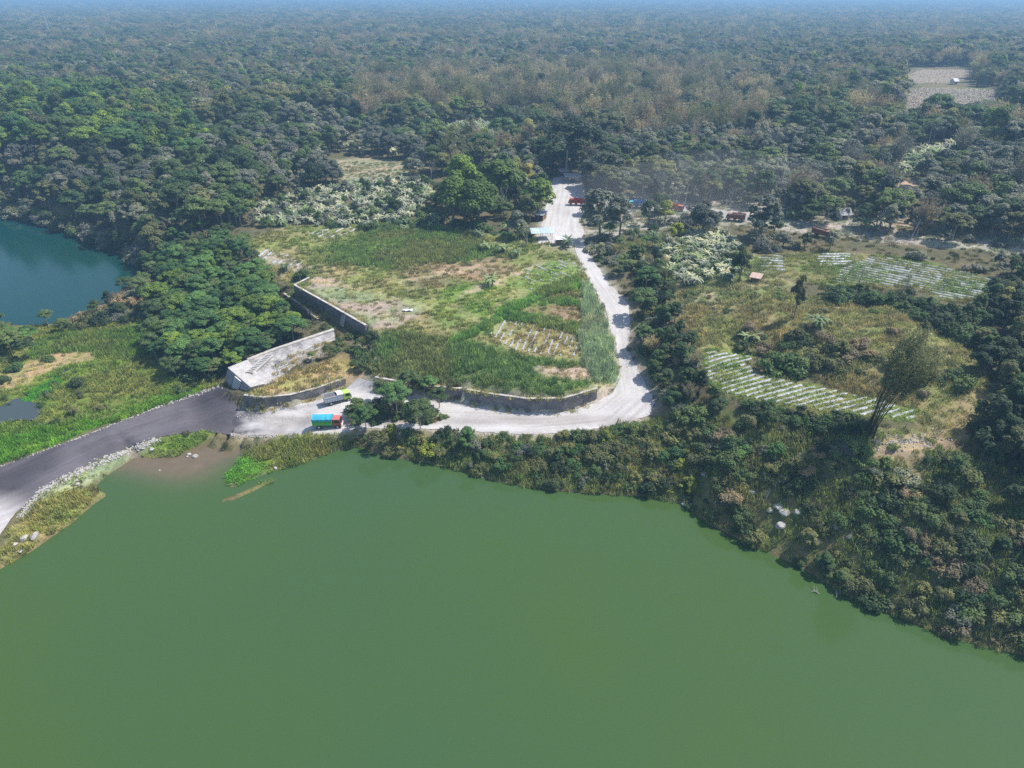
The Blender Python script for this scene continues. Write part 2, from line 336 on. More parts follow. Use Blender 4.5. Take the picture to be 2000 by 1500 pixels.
def bump(t, p, h, strength=.5, dist=.1):
    b = nd(t, 'ShaderNodeBump'); b.inputs['Strength'].default_value = strength; b.inputs['Distance'].default_value = dist
    t.links.new(h, b.inputs['Height']); t.links.new(b.outputs[0], p.inputs['Normal'])
def simple(name, col, rough=.7, var=.25, scale=3., metal=0., bmp=.0, spec=.3):
    m, t, p = mat(name); tc = nd(t, 'ShaderNodeTexCoord')
    n = noise(t, scale, 5, .6, tc.outputs['Object'])
    r = rampn(t, n.outputs[0], [(.3, tuple(c*(1-var) for c in col)), (.7, tuple(min(1, c*(1+var)) for c in col))])
    t.links.new(r.outputs[0], p.inputs['Base Color']); p.inputs['Roughness'].default_value = rough; p.inputs['Metallic'].default_value = metal
    p.inputs['Specular IOR Level'].default_value = spec
    if bmp: bump(t, p, n.outputs[0], bmp, .05)
    return m
def m_ground():
    m, t, p = mat('ground_soil'); g = nd(t, 'ShaderNodeNewGeometry')
    a = nd(t, 'ShaderNodeAttribute', attribute_name='soil')
    n1 = noise(t, .9, 8, .7, g.outputs['Position']); n2 = noise(t, .12, 5, .6, g.outputs['Position']); n3 = noise(t, 5, 4, .7, g.outputs['Position'])
    r1 = rampn(t, n1.outputs[0], [(.3, (.55, .55, .5)), (.52, (1, 1, 1)), (.72, (1.5, 1.4, 1.25))])
    r2 = rampn(t, n2.outputs[0], [(.35, (.8, .9, .75)), (.65, (1.25, 1.1, 1.05))])
    r3 = rampn(t, n3.outputs[0], [(.35, (.75, .75, .75)), (.65, (1.25, 1.25, 1.25))])
    c = mul(t, mul(t, mul(t, a.outputs['Color'], r1.outputs[0]), r2.outputs[0]), r3.outputs[0])
    t.links.new(c, p.inputs['Base Color']); p.inputs['Roughness'].default_value = .95; p.inputs['Specular IOR Level'].default_value = .1
    bump(t, p, n1.outputs[0], .6, .35); return m
def m_road():
    m, t, p = mat('road_dust'); g = nd(t, 'ShaderNodeNewGeometry')
    a = nd(t, 'ShaderNodeAttribute', attribute_name='soil'); uv = nd(t, 'ShaderNodeAttribute', attribute_name='along')
    n1 = noise(t, 2.2, 8, .65, g.outputs['Position']); n2 = noise(t, .16, 4, .6, g.outputs['Position'])
    n3 = noise(t, 1.0, 5, .6, uv.outputs['Vector'])
    r1 = rampn(t, n1.outputs[0], [(.3, (.86, .86, .86)), (.7, (1.08, 1.08, 1.08))])
    r2 = rampn(t, n2.outputs[0], [(.3, (.88, .86, .85)), (.7, (1.06, 1.06, 1.06))])
    r3 = rampn(t, n3.outputs[0], [(.32, (.83, .81, .79)), (.5, (.97, .97, .97)), (.66, (1.08, 1.08, 1.08))])
    c = mul(t, mul(t, mul(t, a.outputs['Color'], r1.outputs[0]), r2.outputs[0]), r3.outputs[0])
    t.links.new(c, p.inputs['Base Color']); p.inputs['Roughness'].default_value = .85; p.inputs['Specular IOR Level'].default_value = .2
    bump(t, p, n1.outputs[0], .35, .12); return m
def m_leaf(name, trans=.25, rough=.6):
    m, t, p = mat(name)
    a = nd(t, 'ShaderNodeAttribute', attribute_name='tint', attribute_type='INSTANCER'); v = nd(t, 'ShaderNodeAttribute', attribute_name='v')
    oi = nd(t, 'ShaderNodeObjectInfo')
    r = rampn(t, v.outputs['Fac'], [(0, (.55, .62, .6)), (.5, (1, 1, 1)), (.85, (1.35, 1.32, 1.05)), (1, (1.75, 1.62, 1.2))])
    rr = rampn(t, oi.outputs['Random'], [(0, (.62, .66, .68)), (.5, (1.02, 1.03, 1)), (1, (1.5, 1.42, 1.2))])
    c = mul(t, mul(t, a.outputs['Color'], r.outputs[0]), rr.outputs[0])
    t.links.new(c, p.inputs['Base Color']); p.inputs['Roughness'].default_value = rough; p.inputs['Specular IOR Level'].default_value = .25
    if trans:
        tr = nd(t, 'ShaderNodeBsdfTranslucent'); t.links.new(c, tr.inputs[0]); mx = nd(t, 'ShaderNodeMixShader'); mx.inputs[0].default_value = trans
        t.links.new(p.outputs[0], mx.inputs[1]); t.links.new(tr.outputs[0], mx.inputs[2])
        t.links.new(mx.outputs[0], t.nodes['Material Output'].inputs[0])
    return m
def m_water(name, c1, c2, mud=None, rough=.12):
    m, t, p = mat(name); g = nd(t, 'ShaderNodeNewGeometry')
    n = noise(t, .011, 3, .5, g.outputs['Position'])
    r = rampn(t, n.outputs[0], [(.38, c1), (.62, c2)])
    c = r.outputs[0]
    a = nd(t, 'ShaderNodeAttribute', attribute_name='mud')
    n2 = noise(t, .5, 5, .6, g.outputs['Position'])
    if mud:
        r2 = rampn(t, n2.outputs[0], [(.3, mud), (.7, tuple(x*1.25 for x in mud))])
        c = mul(t, c, r2.outputs[0], 'MIX', a.outputs['Fac'])
    t.links.new(c, p.inputs['Base Color']); p.inputs['Roughness'].default_value = rough; p.inputs['IOR'].default_value = 1.33
    n3 = noise(t, 1.6, 3, .6, g.outputs['Position']); bump(t, p, n3.outputs[0], .12, .05)
    return m
def m_stone(name, c1, c2, mortar, scale=2.2, stain=.5):
    m, t, p = mat(name); g = nd(t, 'ShaderNodeNewGeometry')
    v = nd(t, 'ShaderNodeTexVoronoi', feature='DISTANCE_TO_EDGE'); v.inputs['Scale'].default_value = scale; t.links.new(g.outputs['Position'], v.inputs['Vector'])
    v2 = nd(t, 'ShaderNodeTexVoronoi'); v2.inputs['Scale'].default_value = scale; t.links.new(g.outputs['Position'], v2.inputs['Vector'])
    base = mul(t, c1, c2, 'MIX', v2.outputs['Color'])
    e = rampn(t, v.outputs['Distance'], [(.02, (1, 1, 1)), (.09, (0, 0, 0))])
    c = mul(t, base, mortar, 'MIX', e.outputs[0])
    n = noise(t, .45, 6, .65, g.outputs['Position']); r = rampn(t, n.outputs[0], [(.35, (stain, stain, stain)), (.6, (1.1, 1.1, 1.1))])
    n9 = noise(t, 4, 4, .65, g.outputs['Position']); r9 = rampn(t, n9.outputs[0], [(.35, (.8, .8, .8)), (.6, (1.1, 1.1, 1.1))])
    t.links.new(mul(t, mul(t, c, r.outputs[0]), r9.outputs[0]), p.inputs['Base Color']); p.inputs['Roughness'].default_value = .9
    bump(t, p, v.outputs['Distance'], .6, .1); return m
M = dict(
 ground=m_ground(), road=m_road(), leaf=m_leaf('leaf', .38), grass=m_leaf('grass_blade', .3, .7), bark=simple('bark', (.20,.17,.13), .9, .35, 4, bmp=.3),
 palebark=simple('pale_bark', (.36,.33,.29), .9, .25, 4), culm=simple('bamboo_culm', (.045,.06,.025), .6, .4, 2), dryculm=simple('dry_culm', (.2,.16,.09), .8, .3, 2),
 lake=m_water('lake_water', (.050,.101,.037), (.057,.104,.025), (.15,.105,.072), .09), teal=m_water('teal_water', (.003,.048,.050), (.006,.048,.038), None, .12),
 pond=m_water('pond_water', (.06,.075,.075), (.07,.085,.08), None, .1), stream=m_water('stream_water', (.025,.03,.03), (.04,.045,.04), None, .12),
 stone=m_stone('wall_stone', (.12,.11,.12), (.22,.20,.21), (.27,.25,.24), 2.8), dryst=m_stone('dark_masonry', (.17,.155,.16), (.22,.20,.20), (.25,.23,.225), 2.6, .5),
 cap=simple('cap_concrete', (.50,.46,.41), .9, .3, .8, bmp=.2), conc=m_stone('spillway_concrete', (.38,.36,.35), (.52,.49,.47), (.36,.34,.33), 1.9, .42),
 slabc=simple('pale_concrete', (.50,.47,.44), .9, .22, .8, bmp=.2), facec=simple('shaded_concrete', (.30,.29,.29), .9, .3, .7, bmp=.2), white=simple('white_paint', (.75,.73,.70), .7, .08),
 rock=simple('pale_rock', (.42,.395,.365), .9, .25, 2, bmp=.4), mulch=simple('mulch_film', (.38,.40,.41), .45, .25, 2.2, bmp=.3, spec=.5),
 rubber=simple('tyre_rubber', (.025,.025,.025), .8, .2), steel=simple('dark_steel', (.06,.06,.065), .6, .2), glass=simple('cab_glass', (.02,.03,.035), .1, .1, spec=.8),
 rim=simple('wheel_rim', (.5,.5,.5), .5, .1), wood=simple('brown_boards', (.26,.16,.09), .85, .3, 3), pole=simple('grey_pole', (.5,.49,.47), .8, .15),
 tin=simple('weathered_tin', (.42,.43,.45), .5, .3, 1.2), sandload=simple('sand_load', (.16,.14,.15), .95, .3, 2, bmp=.5))
M['soilridge'] = simple('dry_soil', (.44,.37,.28), .95, .2, 1.5, bmp=.3)
def paint(name, c, rough=.5): return simple(name, c, rough, .12, 2.0, spec=.4)
def sheet(name, verts, faces, m, parent=None, smooth=False):
    me = bpy.data.meshes.new(name); me.from_pydata([tuple(v) for v in verts], [], faces); me.materials.append(m)
    o = bpy.data.objects.new(name, me); SC.collection.objects.link(o)
    if smooth: me.polygons.foreach_set('use_smooth', [True]*len(me.polygons))
    if parent: o.parent = parent
    return o
def tag(o, label=None, cat=None, group=None, kind=None):
    if label: o['label'] = label
    if cat: o['category'] = cat
    if group: o['group'] = group
    if kind: o['kind'] = kind
    return o
def empty(name, loc, rz=0, s=1.0):
    o = bpy.data.objects.new(name, None); SC.collection.objects.link(o); o.location = loc; o.rotation_euler = (0, 0, rz); o.scale = (s, s, s); o.empty_display_size = .3
    return o
# ------------------------------------------------------------------ ground sheet
def grid_mesh(name, X, Y, Z, m):
    ny, nx = X.shape; me = bpy.data.meshes.new(name)
    co = np.stack([X, Y, Z], -1).reshape(-1, 3).astype(np.float32)
    i = np.arange(ny*nx).reshape(ny, nx)
    q = np.stack([i[:-1, :-1], i[:-1, 1:], i[1:, 1:], i[1:, :-1]], -1).reshape(-1, 4)
    me.vertices.add(len(co)); me.vertices.foreach_set('co', co.ravel())
    me.loops.add(q.size); me.loops.foreach_set('vertex_index', q.ravel().astype(np.int32))
    me.polygons.add(len(q)); me.polygons.foreach_set('loop_start', (np.arange(len(q))*4).astype(np.int32)); me.polygons.foreach_set('loop_total', np.full(len(q), 4, np.int32))
    me.polygons.foreach_set('use_smooth', np.ones(len(q), bool)); me.update(); me.validate(); me.materials.append(m)
    o = bpy.data.objects.new(name, me); SC.collection.objects.link(o); return o, me
col = np.zeros(XX.shape+(3,)); col[:] = (.13, .12, .075)
col[YY > 900] = (.075, .09, .05)
for i, r in enumerate(REG): col[reg == i] = r[2]
n = fbm(XX, YY, 7, 40)[..., None]; lush = (n < .45)
k = ((reg >= 0) & ~np.isin(reg, [IX[n_] for n_ in ('clearing', 'terraces', 'terraces2', 'quarry', 'plots_e', 'plots_e2', 'sand', 'bank_bare', 'pale_plot2', 'dusty')]))[..., None] & lush
col = np.where(k, col*(.78, 1.0, .7), col)
col[ZZ < .25] = (.16, .13, .08)
rb = (roadm & (PX > 470)).astype(float)
for i in range(5):
    c2 = rb.copy(); c2[1:-1, 1:-1] = (rb[:-2, 1:-1]+rb[2:, 1:-1]+rb[1:-1, :-2]+rb[1:-1, 2:])/4; rb = c2
rb = (np.clip(rb*1.6, 0, .85)*(.5+fbm(XX, YY, 2.5, 17)))[..., None].clip(0, .9); col = col*(1-rb)+np.array((.47, .44, .41))*rb
for i in range(2):   # soften borders a little
    c2 = col.copy(); c2[1:-1, 1:-1] = (col[1:-1, 1:-1]*2+col[:-2, 1:-1]+col[2:, 1:-1]+col[1:-1, :-2]+col[1:-1, 2:])/6; col = c2
gr, gme = grid_mesh('ground', XX, YY, ZG, M['ground'])
ca = gme.color_attributes.new('soil', 'FLOAT_COLOR', 'POINT')
ca.data.foreach_set('color', np.concatenate([col, np.ones(col.shape[:2]+(1,))], -1).astype(np.float32).ravel())
tag(gr, kind='structure')
# ------------------------------------------------------------------ roads (one draped sheet each)
def drape(name, poly, hole, m, step, lift):
    pts = []
    for a in poly:
        g = GP(*a); pts.append((g.x, g.y))
    n0 = len(pts); edges = [(i, (i+1) % n0) for i in range(n0)]
    xs = [p[0] for p in pts]; ys = [p[1] for p in pts]
    x, y = np.meshgrid(np.arange(max(min(xs), -230), min(max(xs), 400), step), np.arange(min(ys), max(ys), step))
    x = x.ravel()+rng.uniform(-.2, .2, x.size)*step; y = y.ravel()+rng.uniform(-.2, .2, y.size)*step
    k = inpoly(x, y, pts); x, y = x[k], y[k]
    allp = pts+list(zip(x, y))
    r = delaunay_2d_cdt([Vector(p) for p in allp], edges, [], 0, 1e-4)
    v = np.array([(q.x, q.y) for q in r[0]]); f = [t for t in r[2] if len(t) == 3]
    fc = np.array([v[list(t)].mean(0) for t in f]); k = inpoly(fc[:, 0], fc[:, 1], pts)
    if hole:
        hp = [(GP(*a).x, GP(*a).y) for a in hole]; k &= ~inpoly(fc[:, 0], fc[:, 1], hp)
    f = [t for t, q in zip(f, k) if q]
    z = HT(v[:, 0], v[:, 1])+lift
    o = sheet(name, np.column_stack([v, z]), f, m, smooth=True); return o, v, z
def setcol(me, name, c):
    a = me.color_attributes.new(name, 'FLOAT_COLOR', 'POINT'); a.data.foreach_set('color', np.column_stack([c, np.ones(len(c))]).astype(np.float32).ravel())
ro, v, z = drape('white_dirt_road', WHITE, HOLE, M['road'], .8, .02)
px, py = proj(v[:, 0], v[:, 1], z)
nz = (fbm(v[:, 0]*.22, v[:, 1], 1.6, 61)-.5)
dark = np.clip((590-px+nz*300)/100, 0, 1)
c = np.array((.56, .538, .522))*(1-dark[:, None])+np.array((.085, .078, .09))*dark[:, None]
tg = np.clip((px-488+nz*60)/14, 0, 1)*np.clip((py-811+nz*10)/5, 0, 1)*np.clip((834+nz*10-py)/5, 0, 1); tg = np.maximum(tg, np.clip((px-470+nz*60)/14, 0, 1)*np.clip((py-844+nz*8)/3, 0, 1)); c = c*(1-tg[:, None])+np.array((.44, .41, .39))*tg[:, None]
c[(py < 480) & (px > 1150)] = (.42, .40, .38)
setcol(ro.data, 'soil', c)
def along(o, v, mid):
    g = [GP(*q) for q in mid]; best = np.full(len(v), 1e9); S_ = np.zeros(len(v)); T_ = np.zeros(len(v)); acc = 0
    for p, q in zip(g[:-1], g[1:]):
        d = np.array((q.x-p.x, q.y-p.y)); L = np.linalg.norm(d); d /= L; r_ = v-(p.x, p.y); u_ = np.clip(r_@d, 0, L); n_ = r_-u_[:, None]*d; ds = np.linalg.norm(n_, axis=1); k_ = ds < best
        best[k_] = ds[k_]; S_[k_] = acc+u_[k_]; T_[k_] = (d[0]*r_[:, 1]-d[1]*r_[:, 0])[k_]; acc += L
    a = o.data.attributes.new('along', 'FLOAT_VECTOR', 'POINT')
    a.data.foreach_set('vector', np.column_stack([S_*.05, T_*1.1, S_*0]).astype(np.float32).ravel())
along(ro, v, [(460,835),(640,842),(850,822),(1040,828),(1180,815),(1235,770),(1215,690),(1208,610),(1165,545),(1140,500),(1100,450),(1110,380),(1112,345)]); tag(ro, kind='structure')
do_, v, z = drape('dam_road', DAM2, None, M['road'], .8, .045)
px, py = proj(v[:, 0], v[:, 1], z)
nz = (fbm(v[:, 0], v[:, 1], 12, 71)-.5)
w_ = np.clip((70-px+nz*60)/60, 0, 1)*np.clip((py-955)/40, 0, 1); lt = np.clip(.5+nz*3, 0, 1)[:, None]
c = np.array((.060, .055, .065))*(1-lt)+np.array((.15, .135, .15))*lt
c = c*(1-w_[:, None])+np.array((.5, .47, .46))*w_[:, None]
setcol(do_.data, 'soil', c); along(do_, v, [(-400,1130),(0,975),(220,868),(440,795),(560,830)]); tag(do_, kind='structure')
# ------------------------------------------------------------------ water
xs = np.concatenate([np.arange(-420, -122, 6.), np.arange(-120, 20, 1.5), np.arange(20, 421, 6.)]); ys = np.concatenate([np.arange(-230, 60, 8.), np.arange(60, 175.1, 1.5)])
WX, WY = np.meshgrid(xs, ys)
# dividing line under the dam road
da = [P(-400,1130,0), P(0,975,0), P(220,868,0), P(440,795,0)]
dl = [(-420., float(da[0][1]))]+[(float(a), float(b)) for a, b in da]+[(float(da[-1][0])+4, 175.)]
lim = np.interp(WX, [q[0] for q in dl[:-1]], [q[1] for q in dl[:-1]]); lim = np.where(WX > dl[-2][0], np.minimum(175, lim+(WX-dl[-2][0])*2.5), lim)
WY2 = np.where(WY < 60, WY, 60+(WY-60)/115.*(lim-60))
lo, lme = grid_mesh('lake_water', WX, WY2, WX*0, M['lake'])
px, py = proj(WX, WY2, WX*0+.0)
def bell(cx, cy, rx, ry): return np.exp(-(((px-cx)/rx)**2+((py-cy)/ry)**2))
mud = np.clip(1.15*(bell(350,905,75,34)+.7*bell(300,885,60,20)+.8*bell(430,875,70,22)+.5*bell(245,905,45,22)), 0, .85)
mud = np.maximum(mud, .0); mud[(py < 0)] = 0
a = lme.attributes.new('mud', 'FLOAT', 'POINT'); a.data.foreach_set('value', mud.ravel().astype(np.float32)); tag(lo, kind='structure')
ux = np.array([-420.]+[q[0] for q in dl[1:-1]]); uy = np.array([dl[0][1]]+[q[1] for q in dl[1:-1]])
vv = [(x, y+.01, 0) for x, y in zip(ux, uy)]+[(-60, 330, 0), (-700, 330, 0), (-700, float(uy[0]), 0)]
tag(sheet('teal_lake_water', vv, [tuple(range(len(vv)))], M['teal']), kind='structure')
def flat(name, poly, m, dz=.06, z=None):
    g = [GP(*a) for a in poly]; zz = (max(q.z for q in g)+dz) if z is None else z
    return tag(sheet(name, [(q.x, q.y, zz) for q in g], [tuple(range(len(g)))[::-1]], m), kind='structure')
POND = [(-120,845),(-60,800),(0,797),(25,783),(40,779),(45,787),(80,787),(82,806),(68,822),(35,822),(0,830)]
flat('pond_water', growp([(-120,845),(-60,800),(0,797),(25,783),(40,779),(45,787),(80,787),(82,806),(68,822),(35,822),(0,830)], .8), M['pond'], .16)
flat('pond_water', growp([(113,720),(140,713),(142,718),(122,730)], .5), M['pond'])
def ribbon(name, pts, wd, m, dz=.07):
    g = []
    for a, b in zip(pts[:-1], pts[1:]):
        for k in range(6): g.append(GP(a[0]+(b[0]-a[0])*k/6, a[1]+(b[1]-a[1])*k/6))
    g.append(GP(*pts[-1])); vs = []; n = len(g)
    for i, p in enumerate(g):
        d = g[min(i+1, n-1)]-g[max(i-1, 0)]; d.z = 0; d.normalize(); q = Vector((-d.y, d.x, 0)); ww = wd*(.7+.5*random.random())
        for s in (-1, 1):
            e = p+q*s*ww; vs.append((e.x, e.y, max(float(HT(e.x, e.y)), p.z)+dz))
    return tag(sheet(name, vs, [(2*i, 2*i+1, 2*i+3, 2*i+2) for i in range(n-1)], m), kind='structure')
ribbon('stream_water', [(62,818),(80,828),(110,830),(140,822),(175,808),(200,800),(225,803),(245,805)], .45, M['stream'])
ribbon('stream_water', [(118,732),(100,745),(70,765),(45,785)], .25, M['stream'])
# ------------------------------------------------------------------ mesh builders
class MB:
    def __init__(s): s.v = []; s.f = []
    def add(s, vs, fs):
        o = len(s.v); s.v += [tuple(q) for q in vs]; s.f += [tuple(i+o for i in f) for f in fs]
    def box(s, c, d, rz=0., bev=0):
        cx, cy, cz = c; a, b, h = d[0]/2, d[1]/2, d[2]/2; co, si = math.cos(rz), math.sin(rz); vs = []
        for z in (-h, h):
            for x, y in ((-a, -b), (a, -b), (a, b), (-a, b)): vs.append((cx+x*co-y*si, cy+x*si+y*co, cz+z))
        s.add(vs, [(3,2,1,0),(4,5,6,7),(0,1,5,4),(1,2,6,5),(2,3,7,6),(3,0,4,7)])
    def hexa(s, vs): s.add(vs, [(3,2,1,0),(4,5,6,7),(0,1,5,4),(1,2,6,5),(2,3,7,6),(3,0,4,7)])
    def tube(s, pts, rad, n=6, cap=True):
        rings = []; m = len(pts)
        for i in range(m):
            p = Vector(pts[i]); d = Vector(pts[min(i+1, m-1)])-Vector(pts[max(i-1, 0)]); d.normalize()
            u = d.cross(Vector((.3, .2, 1)) if abs(d.z) < .9 else Vector((1, 0, 0))); u.normalize(); w2 = d.cross(u)
            rings.append([p+(u*math.cos(2*math.pi*k/n)+w2*math.sin(2*math.pi*k/n))*rad[i] for k in range(n)])
        o = [q for r in rings for q in r]
        f = [(i*n+k, i*n+(k+1) % n, (i+1)*n+(k+1) % n, (i+1)*n+k) for i in range(m-1) for k in range(n)]
        if cap: f += [tuple(range(n))[::-1], tuple((m-1)*n+k for k in range(n))]
        s.add(o, f)
    def cyl(s, c, ax, r, l, n=16):
        a = Vector(ax).normalized(); c = Vector(c); s.tube([c-a*l/2, c+a*l/2], [r, r], n)
    def build(s, name, m, parent=None, smooth=False): return sheet(name, s.v, s.f, m, parent, smooth)
def leafmesh(name, pos, nor, la, lb, v, m, bias=None):
    """pos Nx3, nor Nx3: one diamond-shaped leaf spray each"""
    N = len(pos); r = rng.normal(size=(N, 3))
    if bias is not None: r = r*.5+bias
    u = r-(r*nor).sum(1)[:, None]*nor; u /= np.linalg.norm(u, axis=1)[:, None]+1e-9; w2 = np.cross(nor, u)
    la = np.asarray(la)*rng.uniform(.6, 1.3, N); lb = np.asarray(lb)*rng.uniform(.6, 1.3, N)
    la = la[:, None]; lb = lb[:, None]
    co = np.stack([pos+u*la, pos+w2*lb+nor*.0, pos-u*la, pos-w2*lb], 1).reshape(-1, 3).astype(np.float32)
    me = bpy.data.meshes.new(name); me.vertices.add(N*4); me.vertices.foreach_set('co', co.ravel())
    me.loops.add(N*4); me.loops.foreach_set('vertex_index', np.arange(N*4, dtype=np.int32))
    me.polygons.add(N); me.polygons.foreach_set('loop_start', (np.arange(N)*4).astype(np.int32)); me.polygons.foreach_set('loop_total', np.full(N, 4, np.int32))
    me.update(); a = me.attributes.new('v', 'FLOAT', 'POINT'); a.data.foreach_set('value', np.repeat(v, 4).astype(np.float32)); me.materials.append(m)
    return me
def unit(a): return a/(np.linalg.norm(a, axis=-1)[..., None]+1e-9)
def lobes(cent, rad, per, la, lb, flat_=.7, rnd=.75, up=.35):
    P_, N_, V_ = [], [], []
    for c, r in zip(cent, rad):
        n = int(per*(r**2)); d = unit(rng.normal(size=(n, 3))); d[:, 2] = np.where(d[:, 2] < -.3, -d[:, 2], d[:, 2])
        rr = r*rng.uniform(.55, 1.08, n)**.6; p = d*rr[:, None]*(1, 1, flat_)+c
        P_.append(p); N_.append(unit(d*.8+(0, 0, up+.35)+rng.normal(size=(n, 3))*rnd*.45)); V_.append(np.clip(rng.normal(.45+rng.normal()*.12, .16, n), 0, 1))
    p = np.concatenate(P_); return p, np.concatenate(N_), np.concatenate(V_)
def limb_tree(H, forks, r0, cent, m='bark', n=6):
    b = MB(); top = Vector((random.uniform(-.3, .3), random.uniform(-.3, .3), H*forks))
    b.tube([(0, 0, -.4), (top.x*.4, top.y*.3, H*forks*.5), top], [r0*1.25, r0, r0*.8], n)
    for c in cent:
        c = Vector(c); mid = top.lerp(c, .5)+Vector((0, 0, -.12*(c-top).length)); b.tube([top, mid, c], [r0*.55, r0*.32, r0*.12], 4, False)
    me = bpy.data.meshes.new('trunk'); me.from_pydata(b.v, [], b.f); me.materials.append(M[m]); return me
def mk_broad(seed, H=8., Rr=3.0, nl=15, la=.25):
    random.seed(seed); cen, rad = [], []
    for k in range(nl+12):
        a = random.uniform(0, 6.28); q = math.sqrt(random.random()); zz = random.random()
        r_ = Rr*.85*q*(1-.55*zz**2); cen.append((r_*math.cos(a), r_*math.sin(a), H*(.38+.47*zz))); rad.append(Rr*random.uniform(.14, .42))
    p, n_, v_ = lobes(cen, rad, 190, la, la, .8)
    return [('crown', leafmesh('crown', p, n_, la, la*.6, v_, M['leaf'])), ('trunk', limb_tree(H, .3, .2, cen[:6]))]
def mk_umbrella(seed, H=9., Rr=4.0, nl=22):
    random.seed(seed); cen, rad = [], []
    for k in range(nl):
        a = random.uniform(0, 6.28); q = math.sqrt(random.random())
        cen.append((Rr*.8*q*math.cos(a), Rr*.8*q*math.sin(a), H*(.9-.22*q*q)+random.uniform(-1.5, .2))); rad.append(Rr*random.uniform(.2, .36))
    p, n_, v_ = lobes(cen, rad, 85, .3, .3, .5, .8, .6)
    return [('crown', leafmesh('crown', p, n_, .33, .17, v_, M['leaf'])), ('trunk', limb_tree(H, .5, .14, cen[:8], 'palebark'))]
def mk_bamboo(seed, H=11., n=42, lean=3.6, leaf0=.3, per=60, drift=(0, 0), m='dryculm', lb=.085, la=.34):
    random.seed(seed); b = MB(); P_, V_ = [], []
    for k in range(n):
        a = random.uniform(0, 6.28); q = math.sqrt(random.random()); L = lean*q*random.uniform(.6, 1.2); h = H*random.uniform(.7, 1.05)*(1-.12*q)
        bx, by = .7*q*math.cos(a), .7*q*math.sin(a); pts = []
        for j in range(7):
            t = j/6; e = t**2.1
            pts.append((bx+(math.cos(a)*L+drift[0])*e, by+(math.sin(a)*L+drift[1])*e, h*(t-.13*e*q*t)))
        b.tube(pts, [.05*(1-.8*j/6) for j in range(7)], 3, False)
        pa = np.array(pts); tt = leaf0+(1-leaf0)*rng.random(int(per))**.7; idx = tt*6; i0 = np.minimum(idx.astype(int), 5); fr = (idx-i0)[:, None]
        pp = pa[i0]*(1-fr)+pa[i0+1]*fr; sp = .25+.75*np.sin(np.clip((tt-leaf0)/(1-leaf0), 0, 1)*2.4)[:, None]
        P_.append(pp+rng.normal(size=pp.shape)*(.42, .42, .35)*sp); V_.append(np.clip(rng.normal(random.uniform(.3, .6), .17, len(pp)), 0, 1))
    p = np.concatenate(P_); v_ = np.concatenate(V_); nn = unit(rng.normal(size=p.shape)+(0, 0, .5))
    me = leafmesh('foliage', p, nn, la, lb, v_, M['leaf'], np.array((0, 0, -.6)))
    cm = bpy.data.meshes.new('culms'); cm.from_pydata(b.v, [], b.f); cm.materials.append(M[m])
    return [('foliage', me), ('culms', cm)]
def frond(b, v, base, ang, L, rise, droop, wd, segs=5, pinn=False, tone=.5):
    d = Vector((math.cos(ang), math.sin(ang), 0)); s = Vector((-d.y, d.x, 0)); pts = []
    for j in range(segs+1):
        t = j/segs; pts.append(Vector(base)+d*L*t*(1-.15*t)+Vector((0, 0, rise*t-droop*t*t)))
    if pinn:
        for j in range(14):
            t = .12+.86*j/14; i = min(int(t*segs), segs-1); p = pts[i].lerp(pts[i+1], t*segs-i); l = wd*(1-abs(t-.45)*1.1)
            for sg in (-1, 1):
                e = p+s*sg*l+d*l*.5+Vector((0, 0, -l*.35)); b.add([p-d*.07, p+d*.09, e], [(0, 1, 2)]); v += [tone]*3
        b.tube(pts, [.04]*len(pts), 3, False); v += [.7]*(3*len(pts))
    else:
        vs = []
        for j, p in enumerate(pts):
            t = j/segs; ww = wd*math.sin(min(1, .12+t*1.0)*math.pi*.93)**.6
            vs += [p+s*ww+Vector((0, 0, -.25*ww)), p, p-s*ww+Vector((0, 0, -.25*ww))]; v += [tone-.08, tone+.15, tone]
        b.add(vs, [f for j in range(segs) for f in ((3*j, 3*j+1, 3*j+4, 3*j+3), (3*j+1, 3*j+2, 3*j+5, 3*j+4))])
def vmesh(name, b, v, m):
    me = bpy.data.meshes.new(name); me.from_pydata(b.v, [], b.f); me.materials.append(m)
    a = me.attributes.new('v', 'FLOAT', 'POINT'); a.data.foreach_set('value', np.array(v, np.float32)); return me
def mk_banana(seed, H=2.6):
    random.seed(seed); b = MB(); v = []; t = MB()
    for (ox, oy) in [(0, 0), (.8, .4), (-.3, .9)][:random.choice((2, 3))]:
        h = H*random.uniform(.55, .8); t.tube([(ox, oy, -.2), (ox+.05, oy, h)], [.16, .1], 6)
        for k in range(9):
            frond(b, v, (ox, oy, h), k*2.4+random.uniform(-.4, .4), random.uniform(1.5, 2.4), random.uniform(.9, 2.2), random.uniform(.8, 2.6), random.uniform(.24, .34), 5, False, random.uniform(.25, .75))
    tm = bpy.data.meshes.new('stem'); tm.from_pydata(t.v, [], t.f); tm.materials.append(M['bark'])
    return [('leaves', vmesh('leaves', b, v, M['leaf'])), ('stem', tm)]
def mk_palm(seed, H=9.):
    random.seed(seed); b = MB(); v = []; t = MB(); lx = random.uniform(-1, 1)
    t.tube([(0, 0, -.3), (lx*.3, 0, H*.5), (lx, 0, H)], [.22, .16, .13], 7)
    for k in range(22): frond(b, v, (lx, 0, H), k*2.4, random.uniform(2.8, 3.6), random.uniform(.3, 2.6), random.uniform(1.5, 3.6), .95, 6, True, random.uniform(.3, .7))
    tm = bpy.data.meshes.new('trunk'); tm.from_pydata(t.v, [], t.f); tm.materials.append(M['palebark'])
    return [('fronds', vmesh('fronds', b, v, M['leaf'])), ('trunk', tm)]
